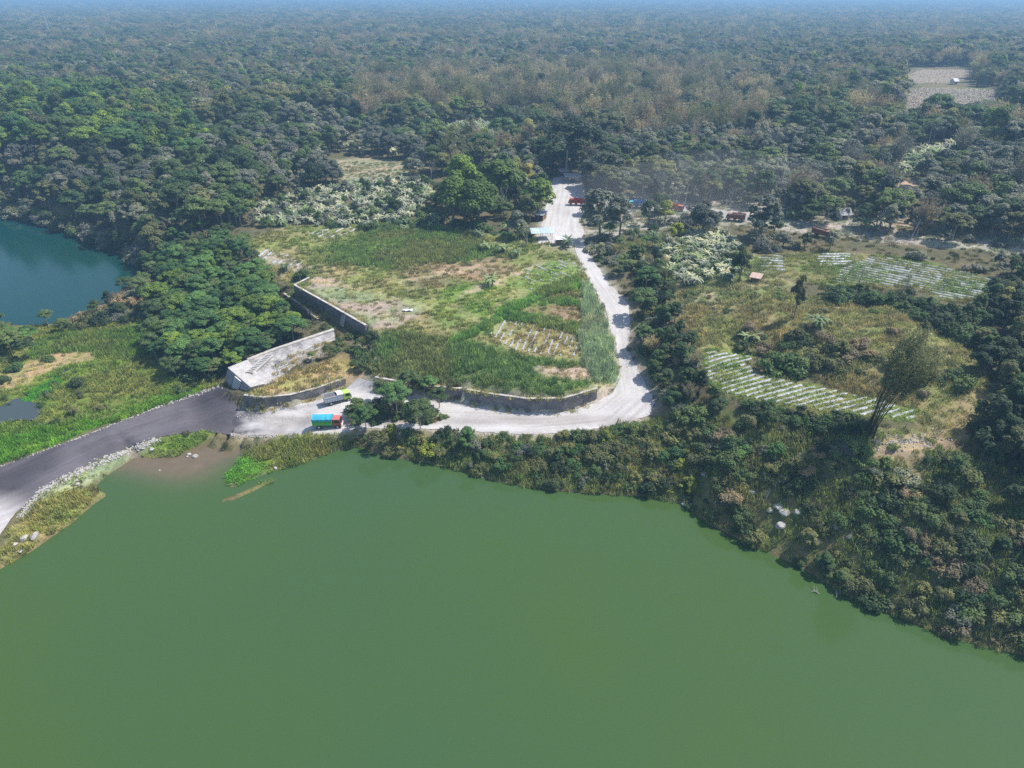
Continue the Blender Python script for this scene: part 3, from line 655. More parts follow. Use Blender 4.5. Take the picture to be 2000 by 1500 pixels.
def mk_shrub(seed, Rr=1.5, H=1.8, la=.15, per=430, nl=15):
    random.seed(seed); cen, rad = [], []
    for k in range(nl):
        a = random.uniform(0, 6.28); q = math.sqrt(random.random()); cen.append((Rr*.95*q*math.cos(a), Rr*.95*q*math.sin(a), H*random.uniform(.1, .85)*(1.1-.5*q))); rad.append(Rr*random.uniform(.16, .46))
    p, n_, v_ = lobes(cen, rad, per, la, la, .85, .95)
    p += rng.normal(size=p.shape)*.16*(rng.random(len(p)) < .35)[:, None]
    return [('foliage', leafmesh('foliage', p, n_, la, la*.55, v_, M['leaf']))]
def mk_grass(seed, n=46, rad=.7, H=.8, wd=.035):
    random.seed(seed); b = MB(); v = []
    for k in range(n):
        a = random.uniform(0, 6.28); q = math.sqrt(random.random())*rad; x, y = q*math.cos(a), q*math.sin(a); h = H*random.uniform(.4, 1.1); l = h*random.uniform(.1, .6)
        a2 = random.uniform(0, 6.28); dx, dy = l*math.cos(a2), l*math.sin(a2); sx, sy = -math.sin(a2)*wd, math.cos(a2)*wd; tn = random.uniform(.15, .95)
        b.add([(x-sx, y-sy, -.05), (x+sx, y+sy, -.05), (x+dx*.4+sx, y+dy*.4+sy, h*.65), (x+dx*.4-sx, y+dy*.4-sy, h*.65), (x+dx, y+dy, h)], [(0, 1, 2, 3), (3, 2, 4)]); v += [tn]*5
    return [('blades', vmesh('blades', b, v, M['grass']))]
def mk_bare(seed, H=6., m='palebark', spread=.5):
    random.seed(seed); b = MB()
    def br(p, d, L, r, dep):
        q = p+d*L*.5+Vector((random.uniform(-.1, .1), random.uniform(-.1, .1), 0))*L; e = q+d*L*.5; b.tube([p, q, e], [r, r*.8, r*.55], 4, False)
        if dep:
            for _ in range(3 if dep > 1 else 4):
                nd_ = (d+Vector((random.uniform(-1, 1), random.uniform(-1, 1), random.uniform(-.2, .7)))*spread*1.3).normalized(); br(e if random.random() < .6 else q, nd_, L*.68, r*.5, dep-1)
    br(Vector((0, 0, -.2)), Vector((random.uniform(-.1, .1), .05, 1)).normalized(), H*.36, .16, 4)
    me = bpy.data.meshes.new('branches'); me.from_pydata(b.v, [], b.f); me.materials.append(M[m]); return [('branches', me)]
def mk_rock(seed, fl=.7):
    bm = bmesh.new(); bmesh.ops.create_icosphere(bm, subdivisions=2, radius=.5); random.seed(seed)
    pl = [(Vector((random.gauss(0, 1), random.gauss(0, 1), random.gauss(0, 1))).normalized(), random.uniform(.28, .42)) for _ in range(9)]
    for vv_ in bm.verts:
        for n_, d_ in pl:
            k_ = vv_.co.dot(n_)
            if k_ > d_: vv_.co -= n_*(k_-d_)
        vv_.co.z *= fl
    me = bpy.data.meshes.new('rock'); bm.to_mesh(me); bm.free(); me.materials.append(M['rock']); return [('rock', me)]
KINDS = dict(
 broadleaf_tree=[mk_broad(11), mk_broad(12, 8.5, 2.7, 13), mk_broad(13, 7, 3.3, 17), mk_broad(14, 9, 3.0, 16)],
 feathery_tree=[mk_umbrella(21), mk_umbrella(22, 8, 3.6, 20), mk_umbrella(23, 10, 4.4, 26)],
 bamboo_clump=[mk_bamboo(31), mk_bamboo(32, 10, 36, 3.0), mk_bamboo(33, 12, 46, 4.2)],
 banana_plant=[mk_banana(41), mk_banana(42), mk_banana(43)],
 coconut_palm=[mk_palm(51), mk_palm(52, 7.5)],
 shrub=[mk_shrub(61), mk_shrub(62, 1.7, 1.5, .16), mk_shrub(63, 1.3, 2.2, .18), mk_shrub(64, 1.6, 1.9, .2, 240)],
 bare_tree=[mk_bare(71), mk_bare(72, 7)],
 grass=[mk_grass(81), mk_grass(82, 40, .8), mk_grass(83, 54, .6)],
 rock=[mk_rock(91), mk_rock(92, .6), mk_rock(93, .8)],
)
SHORT = dict(broadleaf_tree='bushy tree', feathery_tree='feathery flat-crowned tree', bamboo_clump='bamboo clump', banana_plant='banana plant', coconut_palm='coconut palm', shrub='shrub', bare_tree='bare grey tree')
CATS = dict(broadleaf_tree='tree', feathery_tree='tree', bamboo_clump='bamboo', banana_plant='banana plant', coconut_palm='palm', shrub='shrub', bare_tree='tree')
protos = {}
def plant(kind, var, loc, rz, s, tint, label, group=None, sz=1.0):
    """first use builds the thing, later uses copy it and each of its parts"""
    key = (kind, var)
    if key not in protos:
        parts = KINDS[kind][var]
        if len(parts) == 1:
            o = bpy.data.objects.new(kind, parts[0][1]); SC.collection.objects.link(o); ch = []
        else:
            o = bpy.data.objects.new(kind, None); SC.collection.objects.link(o); o.empty_display_size = .3; ch = []
            for nm, me in parts:
                c = bpy.data.objects.new(nm, me); SC.collection.objects.link(c); c.parent = o; ch.append(c)
        protos[key] = (o, ch)
    else:
        o0, ch0 = protos[key]; o = o0.copy(); SC.collection.objects.link(o); ch = []
        for c0 in ch0:
            c = c0.copy(); SC.collection.objects.link(c); c.parent = o; ch.append(c)
    o.location = loc; o.rotation_euler = (0, 0, rz); o.scale = (s, s, s*sz)
    for c in ch+([o] if o.type == 'MESH' else []): c['tint'] = [float(q) for q in tint]
    for k in ('group',):
        if k in o: del o[k]
    tag(o, label, CATS[kind], group); return o
def scatter(name, label, parts, pos, rot, sca, idx, tint):
    """uncountable cover: points with instanced meshes, one object"""
    coll = bpy.data.collections.new(name+'_sources')
    for k, p in enumerate(parts):
        if len(p) == 1:
            o = bpy.data.objects.new('%02d_src' % k, p[0][1]); coll.objects.link(o)
        else:    # join crown and trunk
            bm = bmesh.new(); me = bpy.data.meshes.new('src')
            vs, fs, vv_, mi = [], [], [], []; mats = []
            for nm, q in p:
                n0 = len(vs); co = np.empty(len(q.vertices)*3, np.float32); q.vertices.foreach_get('co', co); vs += [tuple(r) for r in co.reshape(-1, 3)]
                at = q.attributes.get('v'); a_ = np.full(len(q.vertices), .5, np.float32)
                if at: at.data.foreach_get('value', a_)
                vv_ += list(a_); fs += [tuple(i+n0 for i in f.vertices) for f in q.polygons]; mi += [len(mats)]*len(q.polygons); mats.append(q.materials[0])
            me.from_pydata(vs, [], fs); [me.materials.append(x) for x in mats]; me.polygons.foreach_set('material_index', mi)
            a = me.attributes.new('v', 'FLOAT', 'POINT'); a.data.foreach_set('value', np.array(vv_, np.float32)); bm.free()
            o = bpy.data.objects.new('%02d_src' % k, me); coll.objects.link(o)
    me = bpy.data.meshes.new(name); N = len(pos); me.vertices.add(N); me.vertices.foreach_set('co', np.asarray(pos, np.float32).ravel())
    for nm, typ, key, arr in (('rot', 'FLOAT_VECTOR', 'vector', rot), ('sca', 'FLOAT_VECTOR', 'vector', sca), ('tint', 'FLOAT_VECTOR', 'vector', tint), ('pick', 'INT', 'value', idx)):
        a = me.attributes.new(nm, typ, 'POINT'); a.data.foreach_set(key, np.ascontiguousarray(arr, np.int32 if typ == 'INT' else np.float32).ravel())
    ob = bpy.data.objects.new(name, me); SC.collection.objects.link(ob)
    g = bpy.data.node_groups.new(name, 'GeometryNodeTree'); g.interface.new_socket('Geometry', in_out='INPUT', socket_type='NodeSocketGeometry'); g.interface.new_socket('Geometry', in_out='OUTPUT', socket_type='NodeSocketGeometry')
    gi = g.nodes.new('NodeGroupInput'); go = g.nodes.new('NodeGroupOutput'); ip = g.nodes.new('GeometryNodeInstanceOnPoints'); ci = g.nodes.new('GeometryNodeCollectionInfo')
    ci.inputs['Collection'].default_value = coll; ci.inputs['Separate Children'].default_value = True; ci.inputs['Reset Children'].default_value = True
    ip.inputs['Pick Instance'].default_value = True
    def at(nm, dt):
        n_ = g.nodes.new('GeometryNodeInputNamedAttribute'); n_.data_type = dt; n_.inputs['Name'].default_value = nm; return n_.outputs['Attribute']
    mp = g.nodes.new('GeometryNodeMeshToPoints'); L = g.links.new
    L(gi.outputs[0], mp.inputs['Mesh']); L(mp.outputs[0], ip.inputs['Points']); L(ci.outputs[0], ip.inputs['Instance']); L(at('pick', 'INT'), ip.inputs['Instance Index'])
    e2r = g.nodes.new('FunctionNodeEulerToRotation'); L(at('rot', 'FLOAT_VECTOR'), e2r.inputs[0]); L(e2r.outputs[0], ip.inputs['Rotation']); L(at('sca', 'FLOAT_VECTOR'), ip.inputs['Scale'])
    L(ip.outputs[0], go.inputs[0])
    md = ob.modifiers.new('scatter', 'NODES'); md.node_group = g
    tag(ob, label, 'vegetation' if 'rubble' not in name else 'stones', kind='stuff'); return ob
# ------------------------------------------------------------------ colours of foliage
T = dict(bright=('bright green', (.195,.285,.060)), mid=('mid green', (.145,.205,.080)), dark=('dark green', (.075,.110,.058)), deep=('deep green', (.100,.165,.066)),
 olive=('olive green', (.215,.225,.100)), dusty=('dusty grey-green', (.25,.265,.205)), pale=('pale dust-covered', (.46,.48,.38)), brown=('dry brown', (.35,.28,.18)), tan=('tan dry', (.40,.35,.22)),
 grey=('greyish', (.235,.235,.20)), lime=('yellow-green', (.31,.35,.07)), jade=('fresh green', (.125,.235,.080)), amber=('yellowing', (.50,.42,.12)), bana=('green', (.26,.33,.18)), rust=('rusty brown', (.24,.14,.08)))
Z = []
def zone(phrase, poly, sp, mix, prob=1.0): Z.append((phrase, poly, sp, mix, prob))
# mixes: (kind, weight, smin, smax, [tones])
FOREST = [('broadleaf_tree', .44, .7, 2.0, ['mid','olive','dark','olive','bright','grey']), ('feathery_tree', .33, .8, 1.7, ['mid','deep','dusty','olive']), ('bamboo_clump', .19, .9, 1.5, ['brown','tan','olive']), ('coconut_palm', .05, 1.0, 1.5, ['deep','mid','dusty']), ('bare_tree', .03, 1, 1.6, ['grey']), ('banana_plant', .03, 1, 1.5, ['bana','pale'])]
zone('on the steep lake bank below the white road', [(655,880),(665,852),(700,842),(850,846),(1040,858),(1180,844),(1280,822),(1330,850),(1400,880),(1330,978),(1250,964),(1150,960),(1040,950),(900,916),(840,902),(760,889),(700,870)], 1.4,
     [('shrub', .9, .3, 1.15, ['mid','mid','olive','deep','olive','olive','dusty','jade','dark','mid','olive','lime']), ('broadleaf_tree', .05, .2, .4, ['mid','deep','olive'])], .93)
zone('on the steep bank below the curved mulch field', [(1330,850),(1290,800),(1400,805),(1550,840),(1690,862),(1900,880),(1950,1000),(2150,1000),(2300,1330),(2000,1276),(1850,1240),(1760,1202),(1680,1172),(1560,1102),(1470,1062),(1390,1022),(1330,978),(1400,880)], 1.4,
     [('shrub', .9, .3, 1.35, ['dark','mid','mid','olive','deep','olive','mid','dusty','jade','olive','brown','deep','dark','mid']), ('broadleaf_tree', .06, .2, .5, ['mid','deep','olive']), ('bare_tree', .03, .25, .5, ['grey'])], .9)
zone('in the belt between the white road and the curved mulch field', [(1215,500),(1240,535),(1250,600),(1262,640),(1250,690),(1275,735),(1300,800),(1400,805),(1480,830),(1430,785),(1360,740),(1355,690),(1320,640),(1310,560),(1290,500)], 2.5,
     [('broadleaf_tree', .45, .35, .62, ['dark','deep','mid']), ('shrub', .4, .9, 1.6, ['dark','deep','olive','dusty']), ('bamboo_clump', .1, .28, .42, ['olive','tan'])])
zone('on the dark slope just below the curved mulch field', [(1420,782),(1500,796),(1600,814),(1680,824),(1685,850),(1550,838),(1440,805)], 1.5, [('shrub', 1, .7, 1.25, ['dark','deep','olive'])])
zone('in the dark forest at the right edge', [(1900,600),(1960,560),(2400,560),(2400,1000),(1960,1000),(1900,880),(1940,780),(1905,680)], 2.7,
     [('broadleaf_tree', .8, .45, .8, ['dark','dark','deep','olive']), ('shrub', .2, 1, 1.8, ['dark','deep'])])
zone('in the hedge between the grassy knoll and the upper mulch field', [(1600,582),(1660,574),(1760,584),(1850,610),(1900,622),(1905,680),(1840,650),(1740,600),(1640,590)], 2.0, [('shrub', .75, .9, 1.7, ['dark','deep','mid']), ('broadleaf_tree', .25, .3, .45, ['dark'])])
zone('in the thicket behind the curved mulch field', [(1430,640),(1540,640),(1620,662),(1700,680),(1780,700),(1880,735),(1900,760),(1800,780),(1690,740),(1560,722),(1500,700),(1440,680)], 2.2, [('shrub', .95, .6, 1.4, ['dark','deep','mid','olive','brown'])], .7)
zone('scattered on the dry grassy knoll', [(1340,570),(1500,560),(1560,580),(1650,590),(1850,650),(1905,700),(1780,700),(1540,640),(1380,640)], 3.2, [('shrub', 1, .4, .9, ['olive','brown','mid'])], .35)
zone('in the dense green grove beside the spillway', [(300,700),(310,600),(330,520),(420,500),(470,500),(520,560),(560,630),(600,655),(540,688),(440,735),(400,748),(340,745)], 2.5,
     [('feathery_tree', .8, .45, .78, ['bright','jade','jade','mid']), ('shrub', .15, .9, 1.6, ['deep','dark'])])
zone('on the spur beside the teal lake', [(195,605),(245,570),(290,535),(330,520),(310,600),(290,625),(210,635),(120,650),(115,640)], 2.6, [('shrub', .6, .8, 1.6, ['dark','olive','dusty','brown']), ('broadleaf_tree', .3, .35, .55, ['dark','mid']), ('feathery_tree', .1, .4, .6, ['mid'])])
zone('at the head of the grove above the teal lake', [(285,520),(330,470),(400,450),(490,470),(500,520),(560,565),(520,560),(470,500),(420,500),(330,520)], 2.8, [('shrub', .55, .8, 1.6, ['olive','mid','jade','brown']), ('feathery_tree', .45, .4, .65, ['jade','mid'])])
zone('along the left edge of the marshy valley', [(-200,640),(0,645),(60,665),(70,700),(0,710),(-200,760)], 3.2, [('feathery_tree', .6, .5, .8, ['jade','mid']), ('shrub', .4, .8, 1.4, ['mid','deep'])])
zone('scattered in the marshy valley', [(60,700),(300,650),(312,720),(400,745),(300,785),(0,870),(0,720)], 5.0, [('shrub', 1, .5, 1.2, ['mid','olive','deep'])], .35)
zone('at the foot of the grove beside the dam road', [(290,760),(340,740),(440,738),(432,752),(380,764),(310,785)], 2.2, [('shrub', 1, .5, 1.0, ['dark','deep','mid'])], .6)
zone('between the two arms of the white road', HOLE, 1.7, [('shrub', 1, .5, 1.1, ['mid','deep','olive','dark'])])
zone('around the foot of the stone terrace walls', [(480,500),(560,560),(575,585),(640,620),(700,655),(735,660),(735,700),(700,690),(640,650),(560,605)], 2.4, [('shrub', 1, .5, 1.1, ['mid','olive','tan','deep'])], .6)
zone('on the slope between the concrete spillway and the cane field', [(655,660),(730,650),(740,700),(760,740),(700,730),(690,690),(660,690)], 2.0, [('shrub', 1, .6, 1.2, ['deep','mid','olive'])], .75)
zone('along the verge above the white road arm', [(740,745),(800,752),(900,750),(900,778),(840,776),(780,768),(740,762)], 1.9, [('shrub', 1, .4, .9, ['mid','dusty','olive'])], .75)
zone('in the pale banana grove left of the big bright tree', [(505,445),(510,400),(580,382),(700,355),(830,352),(850,385),(800,430),(700,445),(600,440)], 2.2, [('banana_plant', .84, .6, 1.05, ['pale','pale','pale','bana']), ('shrub', .1, 1, 1.8, ['mid','dusty']), ('broadleaf_tree', .06, .4, .7, ['mid','dusty'])], .85)
zone('in the dusty banana grove right of the white road', [(1280,520),(1300,480),(1350,455),(1400,455),(1440,470),(1450,540),(1400,560),(1330,560)], 2.2, [('banana_plant', .93, .6, 1.0, ['pale','pale','dusty','bana']), ('shrub', .07, 1, 1.5, ['mid'])], .9)
zone('in the banana plantation in the clearing behind the big bright tree', [(840,285),(880,245),(960,245),(985,270),(1000,290),(930,292)], 2.8, [('banana_plant', 1, 1.0, 1.5, ['bana','pale'])])
zone('in the banana patch beside the eastern plots', [(1740,345),(1760,300),(1850,290),(1880,330),(1830,345)], 3.0, [('banana_plant', 1, 1.0, 1.5, ['bana','pale'])], .8)
zone('on the slope right of the road above the bend', [(1150,470),(1300,440),(1310,500),(1290,560),(1240,540),(1160,520)], 3.0, [('shrub', .75, .6, 1.4, ['dusty','mid','olive','dusty']), ('feathery_tree', .12, .4, .6, ['mid','jade']), ('banana_plant', .1, .8, 1.1, ['bana'])], .75)
zone('in the dust-covered thicket along the eastern track', [(1140,445),(1150,412),(1330,418),(1450,440),(1600,482),(1800,505),(2300,545),(2300,600),(1960,545),(1760,497),(1660,488),(1470,495),(1440,455),(1300,440)], 3.4,
     [('broadleaf_tree', .45, .5, 1.2, ['dusty','grey','dusty','mid']), ('shrub', .4, .9, 2.0, ['dusty','grey']), ('feathery_tree', .15, .4, .7, ['dusty'])], .6)
zone('in the dust-covered forest behind the eastern track', [(1150,385),(1140,340),(1160,290),(1500,270),(1740,290),(2300,380),(2300,505),(1800,470),(1600,442),(1430,408),(1330,392)], 4.1,
     [('broadleaf_tree', .28, .5, 1.4, ['dusty','grey','mid','dusty']), ('feathery_tree', .32, .7, 1.25, ['dusty','mid','olive']), ('bamboo_clump', .1, .7, 1.2, ['grey','brown']), ('bare_tree', .05, .8, 1.2, ['grey']), ('banana_plant', .08, 1, 1.4, ['pale','bana']), ('shrub', .17, 1, 2.4, ['dusty','grey'])], .92)
zone('overhanging the far shore of the teal lake', [(-300,385),(0,398),(130,428),(200,453),(262,478),(305,505),(285,534),(262,510),(200,485),(130,458),(60,437),(0,427),(-300,403)], 2.3, [('shrub', .8, 1.3, 2.4, ['dusty','mid','olive','grey','dark']), ('broadleaf_tree', .2, .4, .8, ['mid','dusty'])])
zone('on the top of the hill beyond the teal lake', [(-700,300),(-700,100),(0,175),(200,185),(330,215),(420,300),(380,350),(250,320),(100,300),(0,330)], 5.2,
     [('broadleaf_tree', .7, .8, 1.7, ['bright','mid','mid','bright','jade','olive']), ('feathery_tree', .3, .9, 1.3, ['bright','jade'])])
zone('in the forest on the hill beyond the teal lake', [(-700,380),(-700,100),(0,165),(320,190),(440,260),(500,330),(510,395),(500,440),(400,450),(330,470),(290,512),(262,500),(200,474),(130,448),(60,427),(0,418)], 4.0,
     [('broadleaf_tree', .72, .5, 1.45, ['grey','mid','olive','dark','olive','dusty']), ('feathery_tree', .2, .8, 1.3, ['mid','deep','dusty']), ('bare_tree', .02, .8, 1.3, ['grey']), ('shrub', .05, 1, 2, ['mid'])])
zone('in the brown bamboo belt behind the big dark tree', [(700,240),(690,185),(860,150),(1420,140),(1500,190),(1490,290),(1200,300),(1180,240),(1060,240),(1000,240),(960,240),(860,235)], 6.2,
     [('bamboo_clump', .6, .9, 1.7, ['brown','tan','olive','tan','olive']), ('broadleaf_tree', .26, .8, 1.7, ['dark','mid','olive']), ('feathery_tree', .14, .8, 1.5, ['mid','dusty'])])
zone('in the dusty woodland behind the banana grove', [(440,260),(640,240),(720,260),(840,285),(850,350),(700,352),(560,385),(500,390)], 4.6, [('broadleaf_tree', .38, .6, 1.4, ['dusty','mid','grey','dusty']), ('feathery_tree', .38, .8, 1.25, ['dusty','mid']), ('bare_tree', .05, .8, 1.2, ['grey']), ('banana_plant', .19, 1, 1.4, ['pale'])], .8)
zone('in the green hedge behind the plateau fields', [(640,445),(760,440),(850,400),(900,440),(1040,440),(1040,480),(960,470),(880,460),(780,455)], 3.0, [('shrub', .7, .8, 1.7, ['mid','deep','jade']), ('banana_plant', .12, .8, 1.2, ['bana']), ('broadleaf_tree', .18, .35, .6, ['mid'])], .7)
zone('in the wood beside the dusty plaza', [(850,400),(1000,300),(1060,330),(1072,370),(1050,400),(1042,440),(900,430)], 4.0, [('broadleaf_tree', .6, .6, 1.3, ['mid','dusty','olive']), ('feathery_tree', .25, .6, .8, ['mid']), ('shrub', .15, 1, 2, ['dusty'])], .75)
CLR = [[(1758,132),(1896,130),(1898,170),(1952,170),(1955,246),(1760,250)],[(1380,96),(1440,92),(1442,99),(1380,103)],[(1460,100),(1515,97),(1515,104),(1460,107)],[(1720,345),(1800,345),(1805,410),(1740,410)],[(640,306),(800,310),(800,352),(650,352)]]
NOFOR = ['terraces','terraces2','plots_e','plots_e2','clearing','field_u','field_r','pale_plot2']
cand = {}
placed = []   # kind, x, y, z, px, py, scale, tone, zone
def take(x, y, px, py, zi, s_mul=1.0):
    ph, poly, sp, mix, prob = Z[zi] if zi is not None else ('in the far forest', None, 0, FOREST, 1)
    wts = np.array([q[1] for q in mix]); wts = wts/wts.sum(); ch = rng.choice(len(mix), len(x), p=wts)
    z = HT(x, y)
    # bamboo and tone patches follow a slow noise so that kinds gather in stands
    nb = fbm(x, y, 38, 55)
    for i in range(len(x)):
        q = mix[ch[i]]
        if zi is None and nb[i] > .64 and random.random() < .6: q = mix[2]
        if zi is None and nb[i] < .42 and q[0] == 'bamboo_clump': q = mix[1]
        tl = q[4]; tn = tl[int((nb[i]*7+random.random()*1.6)*len(tl)/2.5) % len(tl)] if random.random() < .6 else random.choice(tl)
        placed.append((q[0], x[i], y[i], z[i], px[i], py[i], (q[2]+(q[3]-q[2])*random.random()**(1.7 if q[0] == 'shrub' else 1.2))*s_mul, tn, ph))
done = np.zeros(0)
BO = [(1505,998),(1520,992),(1533,1003),(1557,1002),(1523,1028),(1470,962),(1376,928),(1598,1058),(1660,1050),(1632,1030),(1730,746),(1622,945)]
for zi, (ph, poly, sp, mix, prob) in enumerate(Z):
    pys = [p[1] for p in poly]; ymax = 700 if min(pys) < 260 else 420
    x, y = np.meshgrid(np.arange(-330, 360, sp), np.arange(50, ymax, sp)); x = x.ravel(); y = y.ravel()
    k = np.abs(x) < y*.95+40; x, y = x[k], y[k]
    x = x+rng.uniform(-.45, .45, x.size)*sp; y = y+rng.uniform(-.45, .45, y.size)*sp; z = HT(x, y); px, py = proj(x, y, z)
    k = inpoly(px, py, poly) & (z > .12) & (rng.random(x.size) < prob)
    if zi != 14: k &= ~(inpoly(px, py, WHITE) | inpoly(px, py, DAM2))
    for zj in range(zi): k &= ~inpoly(px, py, Z[zj][1])
    for q in CLR: k &= ~inpoly(px, py, q)
    for bx, by in [(1240,402),(1432,430),(1318,408),(1605,462)]: k &= ~((np.abs(px-bx) < 26) & (py > by-4) & (py < by+(44 if bx == 1240 else 26)))
    for bx, by in BO: k &= ~((np.abs(px-bx) < 22) & (py > by-12) & (py < by+48))
    rg = REGAT(x, y)
    if sp > 2.6: k &= ~np.isin(rg, [IX[n_] for n_ in NOFOR])
    else: k &= ~np.isin(rg, [IX[n_] for n_ in ('field_u', 'field_r', 'bank_bare')]) | (rng.random(x.size) < .05)
    take(x[k], y[k], px[k], py[k], zi)
# far forest: spacing grows with distance
fx, fy, fs = [], [], []
yy = 190.
while yy < 5200:
    s = max(5.6, yy/115.); xr = np.arange(-yy*.92-60, yy*.92+60, s); fx.append(xr+rng.uniform(-.45, .45, xr.size)*s); fy.append(yy+rng.uniform(-.45, .45, xr.size)*s); fs.append(np.full(xr.size, min(s/6.0, 3.0))); yy += s
fx = np.concatenate(fx); fy = np.concatenate(fy); fs = np.concatenate(fs); z = HT(fx, fy); px, py = proj(fx, fy, z)
k = (z > 3) & (py < 345)
for q in CLR: k &= ~inpoly(px, py, q)
for q in Z: k &= ~inpoly(px, py, q[1])
k &= ~np.isin(REGAT(fx, fy), [IX[n_] for n_ in NOFOR]) & ~inpoly(px, py, WHITE)
k &= ~((REGAT(fx, fy) >= 0) & (py > 330))
fx, fy, px, py, fs = fx[k], fy[k], px[k], py[k], fs[k]
for i0 in range(1):
    n0 = len(placed); take(fx, fy, px, py, None)
    for i in range(len(fx)):
        a = placed[n0+i]; placed[n0+i] = a[:6]+(a[6]*(fs[i]**.75),)+a[7:]
# the nearest of each kind in view stand as things of their own, the rest as cover
LIMIT = dict(broadleaf_tree=290, feathery_tree=290, bamboo_clump=200, banana_plant=290, shrub=290, coconut_palm=60, bare_tree=50)
byk = {}
for a in placed: byk.setdefault(a[0], []).append(a)
for kind, L in byk.items():
    inv = [a for a in L if -10 < a[4] < 2010 and -10 < a[5] < 1530]; inv.sort(key=lambda a: -a[6]/math.hypot(a[1], a[2]))
    own = inv[:LIMIT[kind]]; ids = set(id(a) for a in own); rest = [a for a in L if id(a) not in ids]
    nv = len(KINDS[kind])
    for a in own:
        word = T[a[7]][0]; lab = '%s %s %s' % (word, SHORT[kind], a[8]); lab = ' '.join(lab.split()[:16])
        if a[8] == 'in the far forest': lab = '%s %s in the forest beyond the fields' % (word, SHORT[kind])
        plant(kind, random.randrange(nv), (a[1], a[2], a[3]-.1), random.uniform(0, 6.28), a[6], T[a[7]][1], lab, '%ss %s' % (SHORT[kind], a[8]), random.uniform(.85, 1.15))
    if rest:
        n = len(rest); pos = [(a[1], a[2], a[3]-.1) for a in rest]; sc_ = np.array([a[6] for a in rest]); vz = rng.uniform(.8, 1.15, n)
        sca = np.column_stack([sc_, sc_, np.minimum(sc_, 1.7)*vz]); rot = np.column_stack([np.zeros(n), np.zeros(n), rng.uniform(0, 6.28, n)])
        nm = dict(broadleaf_tree='woodland', feathery_tree='feathery_woodland', bamboo_clump='bamboo_thicket', banana_plant='banana_thicket', shrub='undergrowth', coconut_palm='palm_grove', bare_tree='dead_wood')[kind]
        scatter(nm, 'mass of %ss filling the forest in the background' % SHORT[kind] if kind != 'shrub' else 'mass of small shrubs covering the banks and forest floor', KINDS[kind], pos, rot, sca, rng.integers(0, nv, n), np.array([T[a[7]][1] for a in rest]))
# ------------------------------------------------------------------ grass and low crops
x, y = np.meshgrid(np.arange(-150, 175, .62), np.arange(60, 300, .62)); x = x.ravel(); y = y.ravel(); x = x+rng.uniform(-.3, .3, x.size); y = y+rng.uniform(-.3, .3, x.size)
z = HT(x, y); px, py = proj(x, y, z); rg = REGAT(x, y)
dens = np.array([r[4] for r in REG]+[.12]); hh = np.array([r[5] for r in REG]+[.6]); tc = np.array([r[3] for r in REG]+[(.09, .10, .04)])
gp = fbm(x, y, 5, 88)
k = (rng.random(x.size) < dens[rg]*.46*np.clip(gp*2.6-.3, .25, 1.6)) & (z > .03) & (px > -150) & (px < 2150) & (py < 1500)
k &= ~inpoly(px, py, [(a, b+2) for a, b in POND])
k &= ~(((inpoly(px, py, WHITE) | inpoly(px, py, DAM2)) & ~inpoly(px, py, HOLE)))
for nm_, ang_, per_ in (('plateau', .35, 1.9), ('plateau_lush2', .35, 1.9), ('green_rows', -.62, 1.7), ('mulch_plot', 1.15, 1.35), ('brown', .35, 1.8), ('brown1', 1.15, 1.5), ('pale_plot', -.5, 1.6)):
    k &= ~((rg == IX[nm_]) & (np.sin((-x*math.sin(ang_)+y*math.cos(ang_)+.25*fbm(x, y, 6, 3))*2*math.pi/per_) < .0))
x, y, z, rg, gp = x[k], y[k], z[k], rg[k], gp[k]
def W_(T_):
    a = [(527,686,6.6),(652,644,8.0)]; b = [(540,745,5.1),(657,676,6.2)]; o_ = []
    for q in (a, b):
        pa = P(*q[0]); pb = P(*q[1]); o_.append((float(pa[0]+(pb[0]-pa[0])*T_), float(pa[1]+(pb[1]-pa[1])*T_), q[0][2]+(q[1][2]-q[0][2])*T_))
    return o_
ex = []
for key_, d_, pr_ in (('bend', .45, 2.6), ('mound', .5, 2.0), ('upper', .9, .5), ('terrace', .6, 1.2)):
    pl_, zt_, sd_ = WALLS[key_]; of_ = offset(pl_, d_*sd_)
    for i in range(len(of_)-1):
        gate = .3+1.4*float(vn(np.array([i*1.0]), np.array([3.0]), 4, len(key_))[0])
        for _ in range(np.random.default_rng(i).poisson(pr_*2.2*gate)):
            t = random.random(); ex.append((of_[i][0]+(of_[i+1][0]-of_[i][0])*t+random.gauss(0, .25), of_[i][1]+(of_[i+1][1]-of_[i][1])*t+random.gauss(0, .25), zt_[0]+(zt_[1]-zt_[0])*i/(len(of_)-1)-.05))
for key_ in ('bend', 'mound'):   # weeds at the foot of the walls
    pl_, zt_, sd_ = WALLS[key_]; of_ = offset(pl_, -.5*sd_)
    for i in range(len(of_)-1):
        for _ in range(np.random.default_rng(i+99).poisson(1.6*max(0, float(vn(np.array([i*1.0]), np.array([9.0]), 5, 7)[0])-.3)*3)):
            t = random.random(); ex.append((of_[i][0]+(of_[i+1][0]-of_[i][0])*t+random.gauss(0, .3), of_[i][1]+(of_[i+1][1]-of_[i][1])*t+random.gauss(0, .3), of_[i][2]))
for _ in range(38):   # weeds rooted in the revetment
    t = random.random()**.8; u_ = .35+.65*random.random()**.7; tA, tB = W_(T_=t)
    ex.append((tA[0]+(tB[0]-tA[0])*u_, tA[1]+(tB[1]-tA[1])*u_, tA[2]+(tB[2]-tA[2])*u_-.05))
ex = np.array(ex); x = np.concatenate([x, ex[:, 0]]); y = np.concatenate([y, ex[:, 1]]); z = np.concatenate([z, ex[:, 2]]); rg = np.concatenate([rg, np.full(len(ex), IX['mound'])]); gp = np.concatenate([gp, np.full(len(ex), .5)]); n = len(x)
hs = hh[rg]/.8*rng.uniform(.6, 1.3, n)*(.6+.8*gp); wsx = rng.uniform(.8, 1.3, n)
